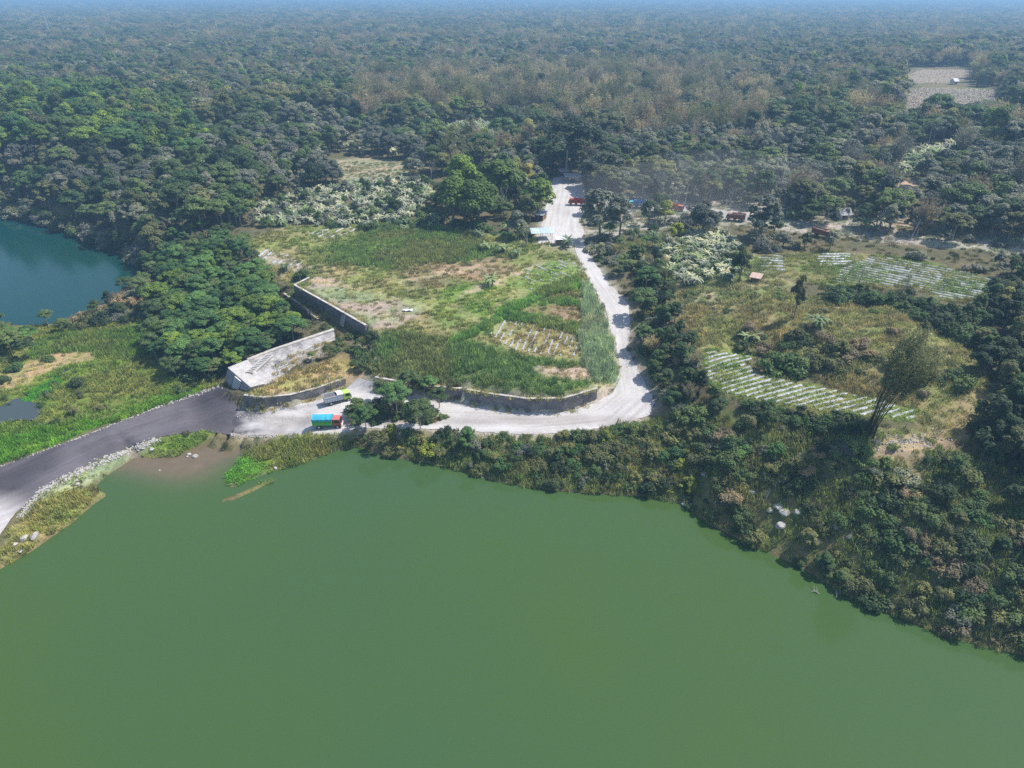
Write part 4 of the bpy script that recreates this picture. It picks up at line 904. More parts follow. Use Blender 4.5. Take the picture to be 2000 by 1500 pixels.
tt = tc[rg]*rng.uniform(.95, 1.6, n)[:, None]; dry = np.clip((fbm(x, y, 9, 90)-.40)*5, 0, 1)[:, None]; tt = tt*(.85, .98, .88)*(1-dry)+(tt*.7+(.09, .07, .035))*dry
scatter('grass_cover', 'grass, weeds and reeds covering the fields, banks and valley', KINDS['grass'], np.column_stack([x, y, z]), np.column_stack([x*0, x*0, rng.uniform(0, 6.28, n)]), np.column_stack([wsx, wsx, hs]), rng.integers(0, 3, n), tt)
# rubble along the edges of the dam road and the tip of the white road
pos, sc_ = [], []
def rub(pts, n, sp, s0, s1):
    for _ in range(n):
        i = random.randrange(len(pts)-1); t = random.random(); a, b = pts[i], pts[i+1]; g = GP(a[0]+(b[0]-a[0])*t+random.gauss(0, sp), a[1]+(b[1]-a[1])*t+random.gauss(0, sp*.6))
        if g.z > -.05: pos.append((g.x, g.y, g.z+.02)); sc_.append(random.uniform(s0, s1)**1.0)
rub([(0,912),(150,857),(250,817)], 160, 1.5, .15, .4); rub([(250,817),(330,787),(440,752)], 260, 3, .15, .5)
rub([(80,960),(160,918),(240,884),(310,858)], 620, 5, .12, .55); rub([(40,1010),(80,960)], 120, 5, .15, .5)
rub([(450,850),(520,853),(600,853)], 260, 2.5, .12, .45); rub([(520,822),(600,815),(640,818)], 120, 3, .1, .3); rub([(460,812),(520,818)], 60, 3, .12, .35)
rub([(1690,870),(1760,860),(1840,860)], 200, 12, .15, .5); rub([(905,785),(1000,805),(1080,812)], 120, 2, .12, .35); rub([(520,803),(600,792)], 60, 2, .12, .3)
rub([(700,838),(850,843),(1040,853),(1180,839),(1265,815),(1282,788),(1250,730),(1224,680),(1231,640)], 420, 2.2, .08, .32); rub([(1200,760),(1213,735),(1205,690),(1192,640),(1182,600),(1150,545),(1128,500)], 260, 2.2, .08, .3); rub([(1060,440),(1056,470),(1118,480),(1138,470),(1140,400)], 120, 2, .08, .3)
n = len(pos); sc_ = np.array(sc_); scatter('rubble', 'pale stones and rubble strewn along the road edges and banks', KINDS['rock'], pos, rng.uniform(0, 6.28, (n, 3))*(.1, .1, 1), np.column_stack([sc_]*3), rng.integers(0, 3, n), np.full((n, 3), .5))
# ------------------------------------------------------------------ walls, spillway, stairs
def wall(key, name, label, m, cat='retaining wall', cap=True, th=.45):
    pl, zt, side = WALLS[key]; n = len(pl); off = offset(pl, th*side); o = empty(name, (pl[0][0], pl[0][1], pl[0][2])); ox, oy, oz = o.location
    b = MB(); c = MB()
    for i in range(n-1):
        q = []
        for (p, pp, k_) in ((pl[i], off[i], i), (pl[i+1], off[i+1], i+1)):
            t = zt[0]+(zt[1]-zt[0])*k_/(n-1)+.12; q.append((p, pp, t))
        def e(p, z_, d=0): return (p[0]-ox, p[1]-oy, z_-oz)
        (a, a2, ta), (d, d2, td) = q
        b.hexa([e(a, a[2]-.8), e(d, d[2]-.8), e(d2, d[2]-.8), e(a2, a[2]-.8), e(a, ta), e(d, td), e(d2, td), e(a2, ta)])
    b.build('masonry', m, o)
    if cap:
        p1 = offset(pl, -.06*side); p2 = offset(pl, (th+.06)*side)
        for i in range(n-1):
            t0 = zt[0]+(zt[1]-zt[0])*i/(n-1)+.122; t1 = zt[0]+(zt[1]-zt[0])*(i+1)/(n-1)+.122
            f_ = lambda p, z_: (p[0]-ox, p[1]-oy, z_-oz)
            c.hexa([f_(p1[i], t0), f_(p1[i+1], t1), f_(p2[i+1], t1), f_(p2[i], t0), f_(p1[i], t0+.07), f_(p1[i+1], t1+.07), f_(p2[i+1], t1+.07), f_(p2[i], t0+.07)])
        c.build('coping', M['cap'], o)
    return tag(o, label, cat)
wall('upper', 'stone_retaining_wall', 'long grey stone retaining wall with pale coping below the pale bare plot', M['stone'])
wall('return', 'stone_retaining_wall', 'short end wall turning the corner of the stone terrace', M['stone'])
wall('terrace', 'stone_retaining_wall', 'low lower terrace wall with pale coping beside the green grove', M['stone'])
wall('mound', 'curved_wall', 'curved dark wall with pale coping around the dry grass mound by the spillway', M['dryst'])
wall('bend', 'curved_wall', 'long curved grey wall on the inside of the white road bend', M['dryst'])
def W(px, py, z): x, y = P(px, py, z); return Vector((float(x), float(y), z))
# spillway: front face, flat top, long sloping concrete revetment
T0, T1, T2 = W(445,719,5.8), W(527,686,6.6), W(652,644,8.0)
B0, B1, B2 = W(489,757,5.8), W(556,741,4.9), W(657,676,6.2)
F0, F1 = W(437,750,1.6), W(477,790,1.6)
sp = empty('concrete_spillway', F0); O = sp.location.copy()
def L_(v): return v-O
b = MB(); M0 = T0.lerp(T1, .3); M1 = B0.lerp(B1, .25)
S0 = T0+(T1-T0).normalized()*4.5; S1 = B0+(B1-B0).normalized()*3.0
dn = Vector((0, 0, -5))
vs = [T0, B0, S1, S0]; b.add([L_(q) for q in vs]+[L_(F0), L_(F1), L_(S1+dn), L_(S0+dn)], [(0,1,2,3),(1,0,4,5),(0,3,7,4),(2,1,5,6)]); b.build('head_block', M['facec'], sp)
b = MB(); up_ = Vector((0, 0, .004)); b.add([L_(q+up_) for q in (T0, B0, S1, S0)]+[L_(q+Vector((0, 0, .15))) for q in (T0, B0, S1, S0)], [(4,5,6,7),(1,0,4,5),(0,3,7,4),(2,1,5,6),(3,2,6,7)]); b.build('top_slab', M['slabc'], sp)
nseg = 26; b = MB(); vs = []; crestA = [S0.lerp(T1, i/10) for i in range(10)]+[T1.lerp(T2, i/16) for i in range(17)]
lowA = [S1.lerp(B1, i/10) for i in range(10)]+[B1.lerp(B2, i/16) for i in range(17)]
for a, d in zip(crestA, lowA):
    for j in range(9):
        t = j/8; q = a.lerp(d, t); q = q+Vector((0, 0, random.uniform(-.05, .05)*(0 < j < 8)-.12*math.sin(t*math.pi))); vs.append(L_(q))
    vs.append(L_(d+Vector((0, 0, -2.5)))); 
b.add(vs, [(i*10+j, i*10+j+1, (i+1)*10+j+1, (i+1)*10+j) for i in range(26) for j in range(9)])
vs2 = [L_(q) for q in crestA]+[L_(q+Vector((0, 0, -5))) for q in crestA]; n_ = len(crestA)
b.add(vs2, [(i+1, i, n_+i, n_+i+1) for i in range(n_-1)]); b.build('revetment', M['conc'], sp)
def strip(b, pts, wd, h):
    for a, c_ in zip(pts[:-1], pts[1:]):
        d = (c_-a); d.z = 0; d.normalize(); s = Vector((-d.y, d.x, 0))*wd/2
        b.hexa([L_(q) for q in (a-s-Vector((0,0,.1)), c_-s-Vector((0,0,.1)), c_+s-Vector((0,0,.1)), a+s-Vector((0,0,.1)), a-s+Vector((0,0,h)), c_-s+Vector((0,0,h)), c_+s+Vector((0,0,h)), a+s+Vector((0,0,h)))])
b = MB(); strip(b, crestA, .9, .22); b.build('crest', M['cap'], sp)
b = MB()
for t_ in (.42, .62, .8):
    strip(b, [crestA[i].lerp(lowA[i], t_) for i in range(8 if t_ > .5 else 11, 27 if t_ < .7 else 22)], .22, .1)
b.build('ledges', M['slabc'], sp)
# flight of steps across the top and bars on the front face
def stair(name, A, Bq, wd, n, m, label, parent=None, bar=.5, rails=True):
    """ladder-like concrete steps from A (top) to B (bottom)"""
    d = Bq-A; h = Vector((d.x, d.y, 0)); s = Vector((-h.y, h.x, 0)).normalized() if h.length > .05 else Vector((1, 0, 0)); o = parent or empty(name, Bq)
    off = o.location; up = d.cross(s).normalized(); up = up if up.z > 0 or abs(up.z) < .1 else -up
    if up.y > 0 and abs(up.z) < .5: up = -up
    ra = MB(); st = MB(); f = lambda v: v-off
    def slab(b_, c, L2, Wd, H):
        u = d.normalized(); vs_ = []
        for k_ in (-1, 1):
            for a_, e_ in ((-1, -1), (1, -1), (1, 1), (-1, 1)): vs_.append(f(c+u*a_*L2/2+s*e_*Wd/2+up*k_*H/2))
        b_.hexa(vs_)
    if rails:
        for e_ in (-1, 1): slab(ra, A.lerp(Bq, .5)+s*e_*wd/2+up*.08, d.length, .22, .3)
        ra.build('side_rail', m, o)
    for i in range(n): slab(st, A.lerp(Bq, (i+.5)/n)+up*.1, d.length/n*bar, wd*(.8 if rails else 1), .2)
    st.build('steps', M['white'] if not rails else m, o)
    if not parent: tag(o, label, 'stairs')
    return o
A = W(529,691,6.5); Bq = W(487,729,5.95)
stair('x', A+Vector((0, -.3, -.1)), Bq, 1.5, 12, M['slabc'], None, sp)
fA = W(467,741,5.6); fB = W(458,765,2.2)
cs = empty('front_steps', fB); cs.parent = sp; cs.location = fB-O
fn = (F0-F1).cross(T0-F0).normalized(); fn = fn if fn.y < 0 else -fn
b = MB(); fu = (B0-T0).normalized(); fd = (W(463,777,1.9)-W(470,737,5.7))
for i in range(9):
    c = T0.lerp(B0, .52).lerp(F0.lerp(F1, .52), (i+.6)/9.6)+fn*.12; q = []
    for k_ in (0, 1):
        for a_, e_ in ((-1, -1), (1, -1), (1, 1), (-1, 1)): q.append(c+fu*a_*1.35+Vector((0, 0, 1))*e_*.11+fn*(.3*k_-.1)-cs.location-O)
    b.hexa(q)
b.build('steps', M['white'], cs)
tag(sp, 'pale concrete spillway with long sloping revetment at the end of the dam road', 'spillway')
stair('wall_steps', W(673,612,10.2), W(668,637,7.3), 1.1, 9, M['cap'], 'pale concrete steps on the long stone retaining wall', None, .45)
stair('wall_steps', W(625,628,7.0), W(619,648,4.9), 1.1, 8, M['cap'], 'pale concrete steps below the lower terrace wall', None, .45)
stair('wall_steps', W(739,700,7.6), W(732,727,5.2), 1.3, 8, M['cap'], 'pale concrete steps on the green slope left of the cane field', None, .5)
b = MB(); o = empty('concrete_kerb', GP(735,742)); O2 = o.location.copy(); pts = [GP(*q) for q in [(733,738),(760,743),(790,748),(815,753),(845,762)]]
for a, c_ in zip(pts[:-1], pts[1:]):
    d = c_-a; s = Vector((-d.y, d.x, 0)).normalized()*.25; u_ = Vector((0, 0, .3))
    b.hexa([q-O2 for q in (a-s-u_, c_-s-u_, c_+s-u_, a+s-u_, a-s+u_, c_-s+u_, c_+s+u_, a+s+u_)])
b.build('kerb_stone', M['cap'], o); tag(o, 'low pale concrete kerb running right from the junction above the road', 'kerb')
# ------------------------------------------------------------------ mulch beds
def beds(poly, pa, pb, sp, wd, label, group, h=.13, cover=.7, seed=0, minlen=2.0, name='mulch_bed'):
    a, b_ = GP(*pa), GP(*pb); d = (b_-a); d.z = 0; d.normalize(); s = Vector((-d.y, d.x, 0)); g = [GP(*q) for q in poly]
    pw = [(q.x, q.y) for q in g]; c = sum(g, Vector())/len(g); rad = max((q-c).length for q in g)
    k = -int(rad/sp)-1; made = 0
    while k*sp < rad:
        o0 = c+s*k*sp; run = []; k += 1
        t = -rad; jt = random.uniform(-.1, .1)
        segs = []
        while t < rad:
            p = o0+d*t; ins = bool(inpoly(np.array([p.x]), np.array([p.y]), pw)[0])
            if ins: run.append(p.copy())
            if (not ins or t+.4 >= rad) and run:
                segs.append(run); run = []
            t += .4
        for run in segs:
            if len(run)*.4 < minlen: continue
            mb = MB(); org = run[0]; org.z = float(HT(org.x, org.y)); vs = []
            o = bpy.data.objects.new(name, None)
            st = None; pieces = []; cur = []
            for i, p in enumerate(run):
                on = vn(np.array([p.x*1.3+seed*9]), np.array([p.y*1.3+k*7]), 3.2, seed)[0] < cover
                if on: cur.append(p)
                if (not on or i == len(run)-1) and len(cur) > 2: pieces.append(cur)
                if not on: cur = []
            for pc in pieces:
                vs = []; n = len(pc)
                for i, p in enumerate(pc):
                    ww = wd/2*random.uniform(.75, 1.15); wob = s*random.uniform(-.08, .08)
                    for e, hz in ((-1, 0), (-.55, h), (.55, h), (1, 0)):
                        q = p+wob+s*ww*e; zq = float(HT(q.x, q.y)); vs.append((q.x-org.x, q.y-org.y, zq-org.z+.05+hz*random.uniform(.7, 1.15)))
                mb.add(vs, [(4*i+j, 4*i+j+1, 4*i+j+5, 4*i+j+4) for i in range(n-1) for j in range(3)])
            if not mb.v: continue
            o = mb.build(name, M['mulch']); o.location = org; tag(o, label, 'mulch bed', group); made += 1
    return made
FR = REG[IX['field_r']][1]
nb = beds([(1372,700),(1385,684),(1475,697),(1455,708),(1478,730),(1560,750),(1660,767),(1795,802),(1782,820),(1700,812),(1600,803),(1500,785),(1420,768),(1378,742)], (1395,764), (1470,738), 1.4, .6, 'white plastic mulch bed in the curved field above the lake bank', 'mulch beds of the curved field', cover=.85, seed=1)
nb += beds([(950,650),(985,625),(1030,630),(1130,648),(1134,698),(1080,696),(1000,683)], (1000,684), (1022,640), 1.35, .42, 'white plastic mulch bed in the brown plot on the plateau', 'mulch beds of the brown plateau plot', cover=.66, seed=2)
nb += beds([(1000,570),(1030,522),(1118,504),(1130,530),(1060,565)], (1042,543), (1072,558), 1.7, .6, 'pale mulch bed in the green plot beside the narrow road', 'mulch beds of the green plot', cover=.45, seed=3)
nb += beds([(498,508),(520,487),(575,500),(610,522),(560,520)], (505,508), (532,486), 1.8, .7, 'pale mulch bed in the small plot at the left corner of the plateau', 'mulch beds of the left corner plot', cover=.6, seed=4)
nb += beds([(600,462),(620,448),(690,444),(700,450),(660,465)], (606,462), (640,447), 2.0, .6, 'pale bed in the small plot below the banana grove', 'beds of the small plot below the banana grove', cover=.7, seed=5)
nb += beds([(1480,500),(1530,500),(1534,532),(1485,532)], (1480,512), (1530,513), 2.0, 1.0, 'white mulch bed in the small upper plot beside the pink-roofed hut', 'mulch beds of the small upper plot', cover=.95, seed=6)
nb += beds([(1590,497),(1660,494),(1665,515),(1600,518)], (1592,505), (1660,505), 2.0, 1.0, 'white mulch bed in the middle upper plot under the slim tree', 'mulch beds of the middle upper plot', cover=.95, seed=7)
nb += beds([(1630,552),(1640,525),(1700,502),(1760,506),(1962,548),(1905,582),(1850,585),(1790,560)], (1716,504), (1955,548), 1.7, .8, 'white mulch bed in the large upper field below the eastern track', 'mulch beds of the large upper field', cover=1.0, seed=8)
nb += beds([(1762,152),(1800,137),(1893,137),(1888,156),(1850,163),(1780,163)], (1770,150), (1890,146), 3.6, 1.3, 'dry tan ridge in the ploughed terraces, upper right', 'ridges of the tan terraces', h=.5, cover=.95, seed=9, name='field_ridge')
nb += beds([(1768,212),(1772,180),(1800,172),(1945,176),(1942,212)], (1775,193), (1940,199), 3.2, 1.2, 'dry ridge in the lower terrace plot, upper right', 'ridges of the lower terrace plot', h=.4, cover=.9, seed=10, name='field_ridge')
nb += beds([(1728,428),(1808,424),(1830,440),(1765,446)], (1735,432), (1810,440), 2.2, .9, 'brown ploughed ridge in the plot behind the eastern track', 'ridges of the brown eastern plot', h=.3, cover=.95, seed=11, name='field_ridge')
for o_ in SC.objects:
    if o_.name.startswith('field_ridge'): o_['category'] = 'field ridge'; o_.data.materials[0] = M['soilridge']
print('beds', nb)
# ------------------------------------------------------------------ trucks
def truck(px, py, px2, py2, body, cab, label, cargo='tarp', tarp=None, name='dump_truck', Lb=4.3, bedh=1.35, rollup=None):
    a, b2 = GP(px, py), GP(px2, py2); d = b2-a; rz = math.atan2(d.y, d.x); c = (a+b2)/2
    o = empty(name, (c.x, c.y, float(HT(c.x, c.y))+.03), rz)
    pb = paint(name+'_body_paint', body); pc = paint(name+'_cab_paint', cab)
    x0, x1 = -3.1, -3.1+Lb; f = MB(); f.box((-.1, .4, .78), (6.0, .14, .2)); f.box((-.1, -.4, .78), (6.0, .14, .2))
    for x in (-2.6, -1, .6, 2.2): f.box((x, 0, .74), (.14, .66, .14))
    f.box((.2, .85, .7), (1.0, .35, .4)); f.box((-3.0, 0, .62), (.1, 1.9, .12)); f.build('chassis', M['steel'], o)
    bd = MB(); z0 = 1.02; bd.box(((x0+x1)/2, 0, z0), (Lb, 2.16, .12))
    for s in (-1, 1):
        bd.box(((x0+x1)/2, s*1.05, z0+.06+bedh/2), (Lb, .06, bedh))
        bd.box(((x0+x1)/2, s*1.10, z0+bedh+.03), (Lb+.06, .12, .09)); bd.box(((x0+x1)/2, s*1.10, z0+.5*bedh), (Lb, .08, .06))
        for k in range(8): bd.box((x0+.05+k*(Lb-.1)/7, s*1.10, z0+.06+bedh/2), (.08, .1, bedh))
    bd.box((x0+.03, 0, z0+.06+bedh/2), (.06, 2.04, bedh)); bd.box((x1-.03, 0, z0+.12+bedh/2), (.06, 2.04, bedh+.12)); bd.build('cargo_bed', pb, o)
    if cargo == 'tarp':
        t = MB(); n = 9; vs = []
        for i in range(n):
            x = x0-.05+(Lb+.06)*i/(n-1)
            for y_, z_ in ((-1.2, z0+bedh-.32), (-1.18, z0+bedh+.12), (-.6, z0+bedh+.46), (0, z0+bedh+.56), (.6, z0+bedh+.46), (1.18, z0+bedh+.12), (1.2, z0+bedh-.32)):
                vs.append((x, y_+random.uniform(-.02, .02), z_+random.uniform(-.035, .035)-(.04 if i % 2 else 0)))
        t.add(vs, [(i*7+j, i*7+j+1, i*7+j+8, i*7+j+7) for i in range(n-1) for j in range(6)]+[(0,1,2,3,4,5,6), tuple((n-1)*7+j for j in range(7))[::-1]])
        t.build('tarpaulin', paint('tarp_cloth', tarp, .55), o, False)
    elif cargo == 'load':
        t = MB(); vs = []; nx, ny = 12, 7
        for i in range(nx):
            for j in range(ny): vs.append((x0+.08+(Lb-.16)*i/(nx-1), -1.0+2.0*j/(ny-1), z0+bedh-.35+.3*math.sin(math.pi*j/(ny-1))*math.sin(math.pi*(i+.5)/nx)+random.uniform(-.04, .04)))
        t.add(vs, [(i*ny+j, (i+1)*ny+j, (i+1)*ny+j+1, i*ny+j+1) for i in range(nx-1) for j in range(ny-1)]); t.build('sand_load', M['sandload'], o, True)
        if rollup:
            t = MB(); n = 8; vs = []
            for i in range(n):
                for j in range(6): vs.append((x1-1.35+1.3*i/(n-1), -1.1+2.3*j/5, z0+bedh+.22+random.uniform(-.05, .05)+.12*math.sin(j)))
            vs += [(q[0], q[1], q[2]-.08) for q in vs]; q = n*6
            t.add(vs, [(i*6+j, (i+1)*6+j, (i+1)*6+j+1, i*6+j+1) for i in range(n-1) for j in range(5)]+[(q+i*6+j+1, q+(i+1)*6+j+1, q+(i+1)*6+j, q+i*6+j) for i in range(n-1) for j in range(5)])
            t.build('folded_sheet', M['white'], o)
    # cab: side profile extruded, with sloping windscreen
    c_ = MB(); xa = x1+.12; pr = [(xa, .75), (xa+1.75, .75), (xa+1.8, 1.35), (xa+1.45, 2.2), (xa+.05, 2.25)]; n = 5
    for s in (-1, 1): c_.add([(x, s*.95, z_) for x, z_ in pr], [tuple(range(n)) if s < 0 else tuple(range(n))[::-1]])
    c_.add([(x, s*.95, z_) for s in (-1, 1) for x, z_ in pr], [(j, n+j, n+(j+1) % n, (j+1) % n) for j in range(n)])
    cb = c_.build('cab', pc, o)
    r_ = MB(); r_.box((xa+.7, 0, 2.27), (1.5, 1.94, .08)); r_.build('cab_roof', paint(name+'_roof', tuple(min(.8, q*1.25+.05) for q in cab)), cb)
    g = MB()
    for s in (-1, 1):
        g.add([(xa+.35, s*.957, 1.45), (xa+1.5, s*.957, 1.45), (xa+1.32, s*.957, 2.05), (xa+.35, s*.957, 2.08)], [(0,1,2,3) if s < 0 else (3,2,1,0)])
    g.build('side_window', M['glass'], cb); g = MB(); g.add([(xa+1.80, -.85, 1.42), (xa+1.80, .85, 1.42), (xa+1.51, .82, 2.1), (xa+1.51, -.82, 2.1)], [(0,1,2,3)]); g.build('windscreen', M['glass'], cb)
    bp = MB(); bp.box((xa+1.87, 0, .72), (.16, 1.98, .26)); bp.build('bumper', M['white'], o)
    for s in (-1, 1):
        h_ = MB(); h_.cyl((xa+1.84, s*.72, 1.02), (1, 0, 0), .13, .08, 10); h_.build('headlight', M['white'], o)
        mi = MB(); mi.box((xa+1.6, s*1.18, 1.75), (.08, .2, .35)); mi.tube([(xa+1.5, s*.95, 1.95), (xa+1.6, s*1.18, 1.9)], [.02, .02], 4); mi.build('mirror', M['steel'], o)
    for x, ys_ in ((xa+.95, (.86,)), (-1.75, (.92, .62))):
        for s in (-1, 1):
            t = MB()
            for y_ in ys_: t.cyl((x, s*y_, .45), (0, 1, 0), .45, .26, 18)
            wv = t.build('wheel', M['rubber'], o); r2 = MB(); r2.cyl((x, s*(ys_[0]+.13), .45), (0, 1, 0), .24, .03, 14); r2.cyl((x, s*(ys_[0]+.155), .45), (0, 1, 0), .09, .04, 8); r2.build('rim', M['rim'], wv)
    o.scale = (.87, .87, .87); return tag(o, label, 'truck')
truck(614, 835, 668, 832, (.11,.50,.10), (.40,.09,.07), 'green dump truck with bright blue tarpaulin and red cab on the lower road arm', tarp=(.05,.40,.54))
truck(634, 792, 686, 778, (.50,.53,.58), (.34,.50,.09), 'silver dump truck with lime green cab and white folded sheet over its load', 'load', rollup=True, bedh=1.15)
truck(1145, 402, 1108, 400, (.28,.03,.025), (.30,.04,.03), 'dark red dump truck parked on the dusty plaza', 'none', bedh=1.2)
truck(1262, 405, 1226, 406, (.03,.22,.42), (.05,.33,.42), 'blue covered truck with white emblem on its side on the eastern track', tarp=(.03,.17,.38))
truck(1300, 411, 1336, 413, (.55,.16,.07), (.4,.1,.06), 'orange truck half hidden behind yellow-green trees on the eastern track', 'none')
truck(1452, 432, 1420, 430, (.22,.09,.06), (.24,.1,.07), 'rusty brown dump truck between dusty trees on the eastern track', 'load')
truck(1588, 459, 1622, 466, (.26,.12,.07), (.2,.1,.08), 'brown dump truck half hidden in trees at the far end of the eastern track', 'load')
# emblem on the blue truck: a white winged mark on the cover side
bt = [o for o in SC.objects if o.get('label', '').startswith('blue covered')][0]
em = MB()
for q in [((-.9, 1.45), (-.2, 1.75), (.1, 1.62), (-.5, 1.35)), ((.0, 1.75), (.5, 2.15), (.62, 2.05), (.2, 1.6)), ((.1, 1.62), (.9, 1.55), (.95, 1.45), (.1, 1.45))]:
    for s in (-1, 1): em.add([(x-1.0, s*1.165, z_+.0) for x, z_ in q], [(0,1,2,3) if s < 0 else (3,2,1,0)])
em.build('emblem', M['white'], bt)
# ------------------------------------------------------------------ sheds and huts
def shed(px, py, px2, py2, dep, h, roofm, label, walls=None, tilt=.35, name='open_shed', posts=3):
    a, b2 = GP(px, py), GP(px2, py2); d = b2-a; L = math.hypot(d.x, d.y); rz = math.atan2(d.y, d.x); o = empty(name, (a.x, a.y, min(a.z, b2.z)), rz)
    for i in range(posts):
        for y_ in (0, dep):
            p = MB(); hh_ = h+(tilt if y_ else 0); p.box((L*i/(posts-1), y_, hh_/2-.2), (.12, .12, hh_+.4)); p.build('post', M['wood'], o)
    r_ = MB(); n = max(4, int(L/.35)); vs = []
    for i in range(n+1):
        x = -.4+(L+.8)*i/n; w_ = .04*(i % 2)
        vs += [(x, -.6, h+.02+w_), (x, dep+.5, h+tilt+.12+w_), (x, -.6, h-.04+w_), (x, dep+.5, h+tilt+.06+w_)]
    r_.add(vs, [f for i in range(n) for f in ((4*i, 4*i+4, 4*i+5, 4*i+1), (4*i+2, 4*i+3, 4*i+7, 4*i+6), (4*i, 4*i+2, 4*i+6, 4*i+4), (4*i+1, 4*i+5, 4*i+7, 4*i+3))]+[(0,1,3,2), (4*n, 4*n+2, 4*n+3, 4*n+1)])
    r_.build('roof', roofm, o)
    if walls:
        q = MB(); q.box((L/2, dep-.05, h*.45), (L, .06, h*.9)); q.box((0.0, dep/2, h*.4), (.06, dep, h*.8)); q.box((L, dep/2, h*.4), (.06, dep, h*.8)); 
        if walls == 'closed': q.box((L/2, .05, h*.35), (L, .06, h*.7))
        q.build('wall', M['wood'], o)
    return tag(o, label, 'shed')
blueroof = simple('faded_blue_tin', (.50,.60,.68), .45, .22, .6)
shed(1040, 471, 1078, 468, 3.0, 2.3, blueroof, 'open roadside shed with faded blue-white tin roof beside the plaza', None)
shed(1088, 479, 1108, 478, 1.6, 1.7, M['white'], 'small brown kiosk with white roof beside the road bend', 'closed', .15, 'kiosk', 2)
shed(1044, 432, 1060, 432, 3.0, 2.2, M['tin'], 'dark shed under the trees left of the plaza', 'back', .3)
shed(1105, 358, 1135, 357, 3.5, 2.3, M['tin'], 'dark tin-roofed shelter at the back of the plaza', None, .3)
shed(1095, 347, 1110, 346, 3, 2.2, M['tin'], 'pale roofed shelter in the trees behind the plaza', None, .3)
shed(1466, 550, 1482, 551, 1.6, 1.2, simple('pink_roof', (.52,.38,.32), .8, .15), 'small hut with pinkish roof at the edge of the upper plot', 'closed', .3, 'field_hut', 2)
def house(px, py, L, D, h, roofc, label, rz=0):
    a = GP(px, py); o = empty('house', (a.x, a.y, a.z), rz); q = MB(); q.box((0, 0, h/2-.3), (L, D, h+.6)); q.build('wall', M['white'], o)
    r_ = MB(); e = .5; r_.add([(-L/2-e, -D/2-e, h-.1), (L/2+e, -D/2-e, h-.1), (L/2+e, D/2+e, h-.1), (-L/2-e, D/2+e, h-.1), (-L/2-e, 0, h+1.6), (L/2+e, 0, h+1.6)], [(0,1,5,4),(2,3,4,5),(0,4,3),(1,2,5),(3,2,1,0)]); r_.build('roof', simple('roof_tiles', roofc, .8, .25, 2), o)
    w_ = MB(); w_.box((-L*.25, -D/2-.02, h*.55), (1, .05, 1)); w_.build('window', M['glass'], o); w_ = MB(); w_.box((L*.1, -D/2-.02, 1), (.9, .05, 2)); w_.build('door', M['wood'], o)
    return tag(o, label, 'house')
house(730, 205, 9, 5, 6.5, (.42,.17,.13), 'house with reddish roof among the background trees')
house(771, 203, 6, 5, 6.5, (.6,.62,.65), 'house with pale grey roof right of the red-roofed house')
house(1862, 165, 3.6, 3, 2.0, (.6,.6,.6), 'small hut with white gable beside the tan terraces', .5)
house(1672, 178, 4, 4, 7.5, (.75,.75,.75), 'small white-roofed building in the forest left of the terraces')
house(352, 108, 16, 10, 10, (.62,.58,.52), 'large pale roofed building in the far forest, upper left', .4)
house(1645, 428, 2.8, 2.2, 1.6, (.42,.42,.44), 'pale roofed hut among the dusty trees on the eastern track', .2)
# ------------------------------------------------------------------ poles and tower
def pole(pa, pb, label, r=.09, lean=True, name='utility_pole', top=True):
    a = GP(*pa); dist = math.hypot(a.x, a.y); # height from the picture
    lo_, hi_ = 0, 60
    for _ in range(30):
        m_h = (lo_+hi_)/2; qx, qy = proj(a.x, a.y, a.z+m_h)
        if qy > pb[1]: lo_ = m_h
        else: hi_ = m_h
    H = lo_; o = empty(name, a); b = MB(); tilt = (pb[0]-pa[0])/FPX*dist
    b.tube([(0, 0, -.3), (tilt*.5, 0, H/2), (tilt, 0, H)], [r, r*.85, r*.65], 8); b.build('shaft', M['pole'], o)
    if top: c = MB(); c.box((tilt, 0, H-.35), (1.3, .09, .09)); c.cyl((tilt-.5, 0, H-.22), (0, 0, 1), .05, .2, 6); c.cyl((tilt+.5, 0, H-.22), (0, 0, 1), .05, .2, 6); c.build('crossarm', M['steel'], o)
    return tag(o, label, 'pole')
pole((1335,413), (1338,361), 'tall pale pole beside the orange truck', .11)
pole((1713,451), (1716,403), 'thin pale pole in the dusty thicket left of the eastern plots', .09)
pole((1776,472), (1785,429), 'leaning pale pole beside the far eastern track', .1)
pole((1667,510), (1674,459), 'leaning pole at the back of the upper mulch field', .08)
pole((733,335), (731,311), 'short white pole in the pale clearing behind the banana grove', .12, top=False)
def tower(px, py, H, label):
    a = GP(px, py); o = empty('lattice_mast', a); b = MB(); n = 9
    f = lambda k, i: Vector((( -1, 1, 1, -1)[k]*(2.2-1.8*i/n), (-1, -1, 1, 1)[k]*(2.2-1.8*i/n), H*i/n))
    for k in range(4): b.tube([f(k, 0), f(k, n)], [.22, .16], 4)
    for i in range(n):
        for k in range(4): b.tube([f(k, i), f((k+1) % 4, i+1)], [.1, .1], 3, False); b.tube([f(k, i+1), f((k+1) % 4, i+1)], [.1, .1], 3, False)
    b.build('lattice', M['pole'], o); c = MB(); c.tube([(0, 0, H), (0, 0, H+5)], [.15, .1], 5); c.box((0, 0, H-1), (1.6, 1.6, .3)); c.build('antenna', M['white'], o); return tag(o, label, 'mast')
tower(97, 72, 34, 'faint lattice radio mast rising from the far forest, upper left')
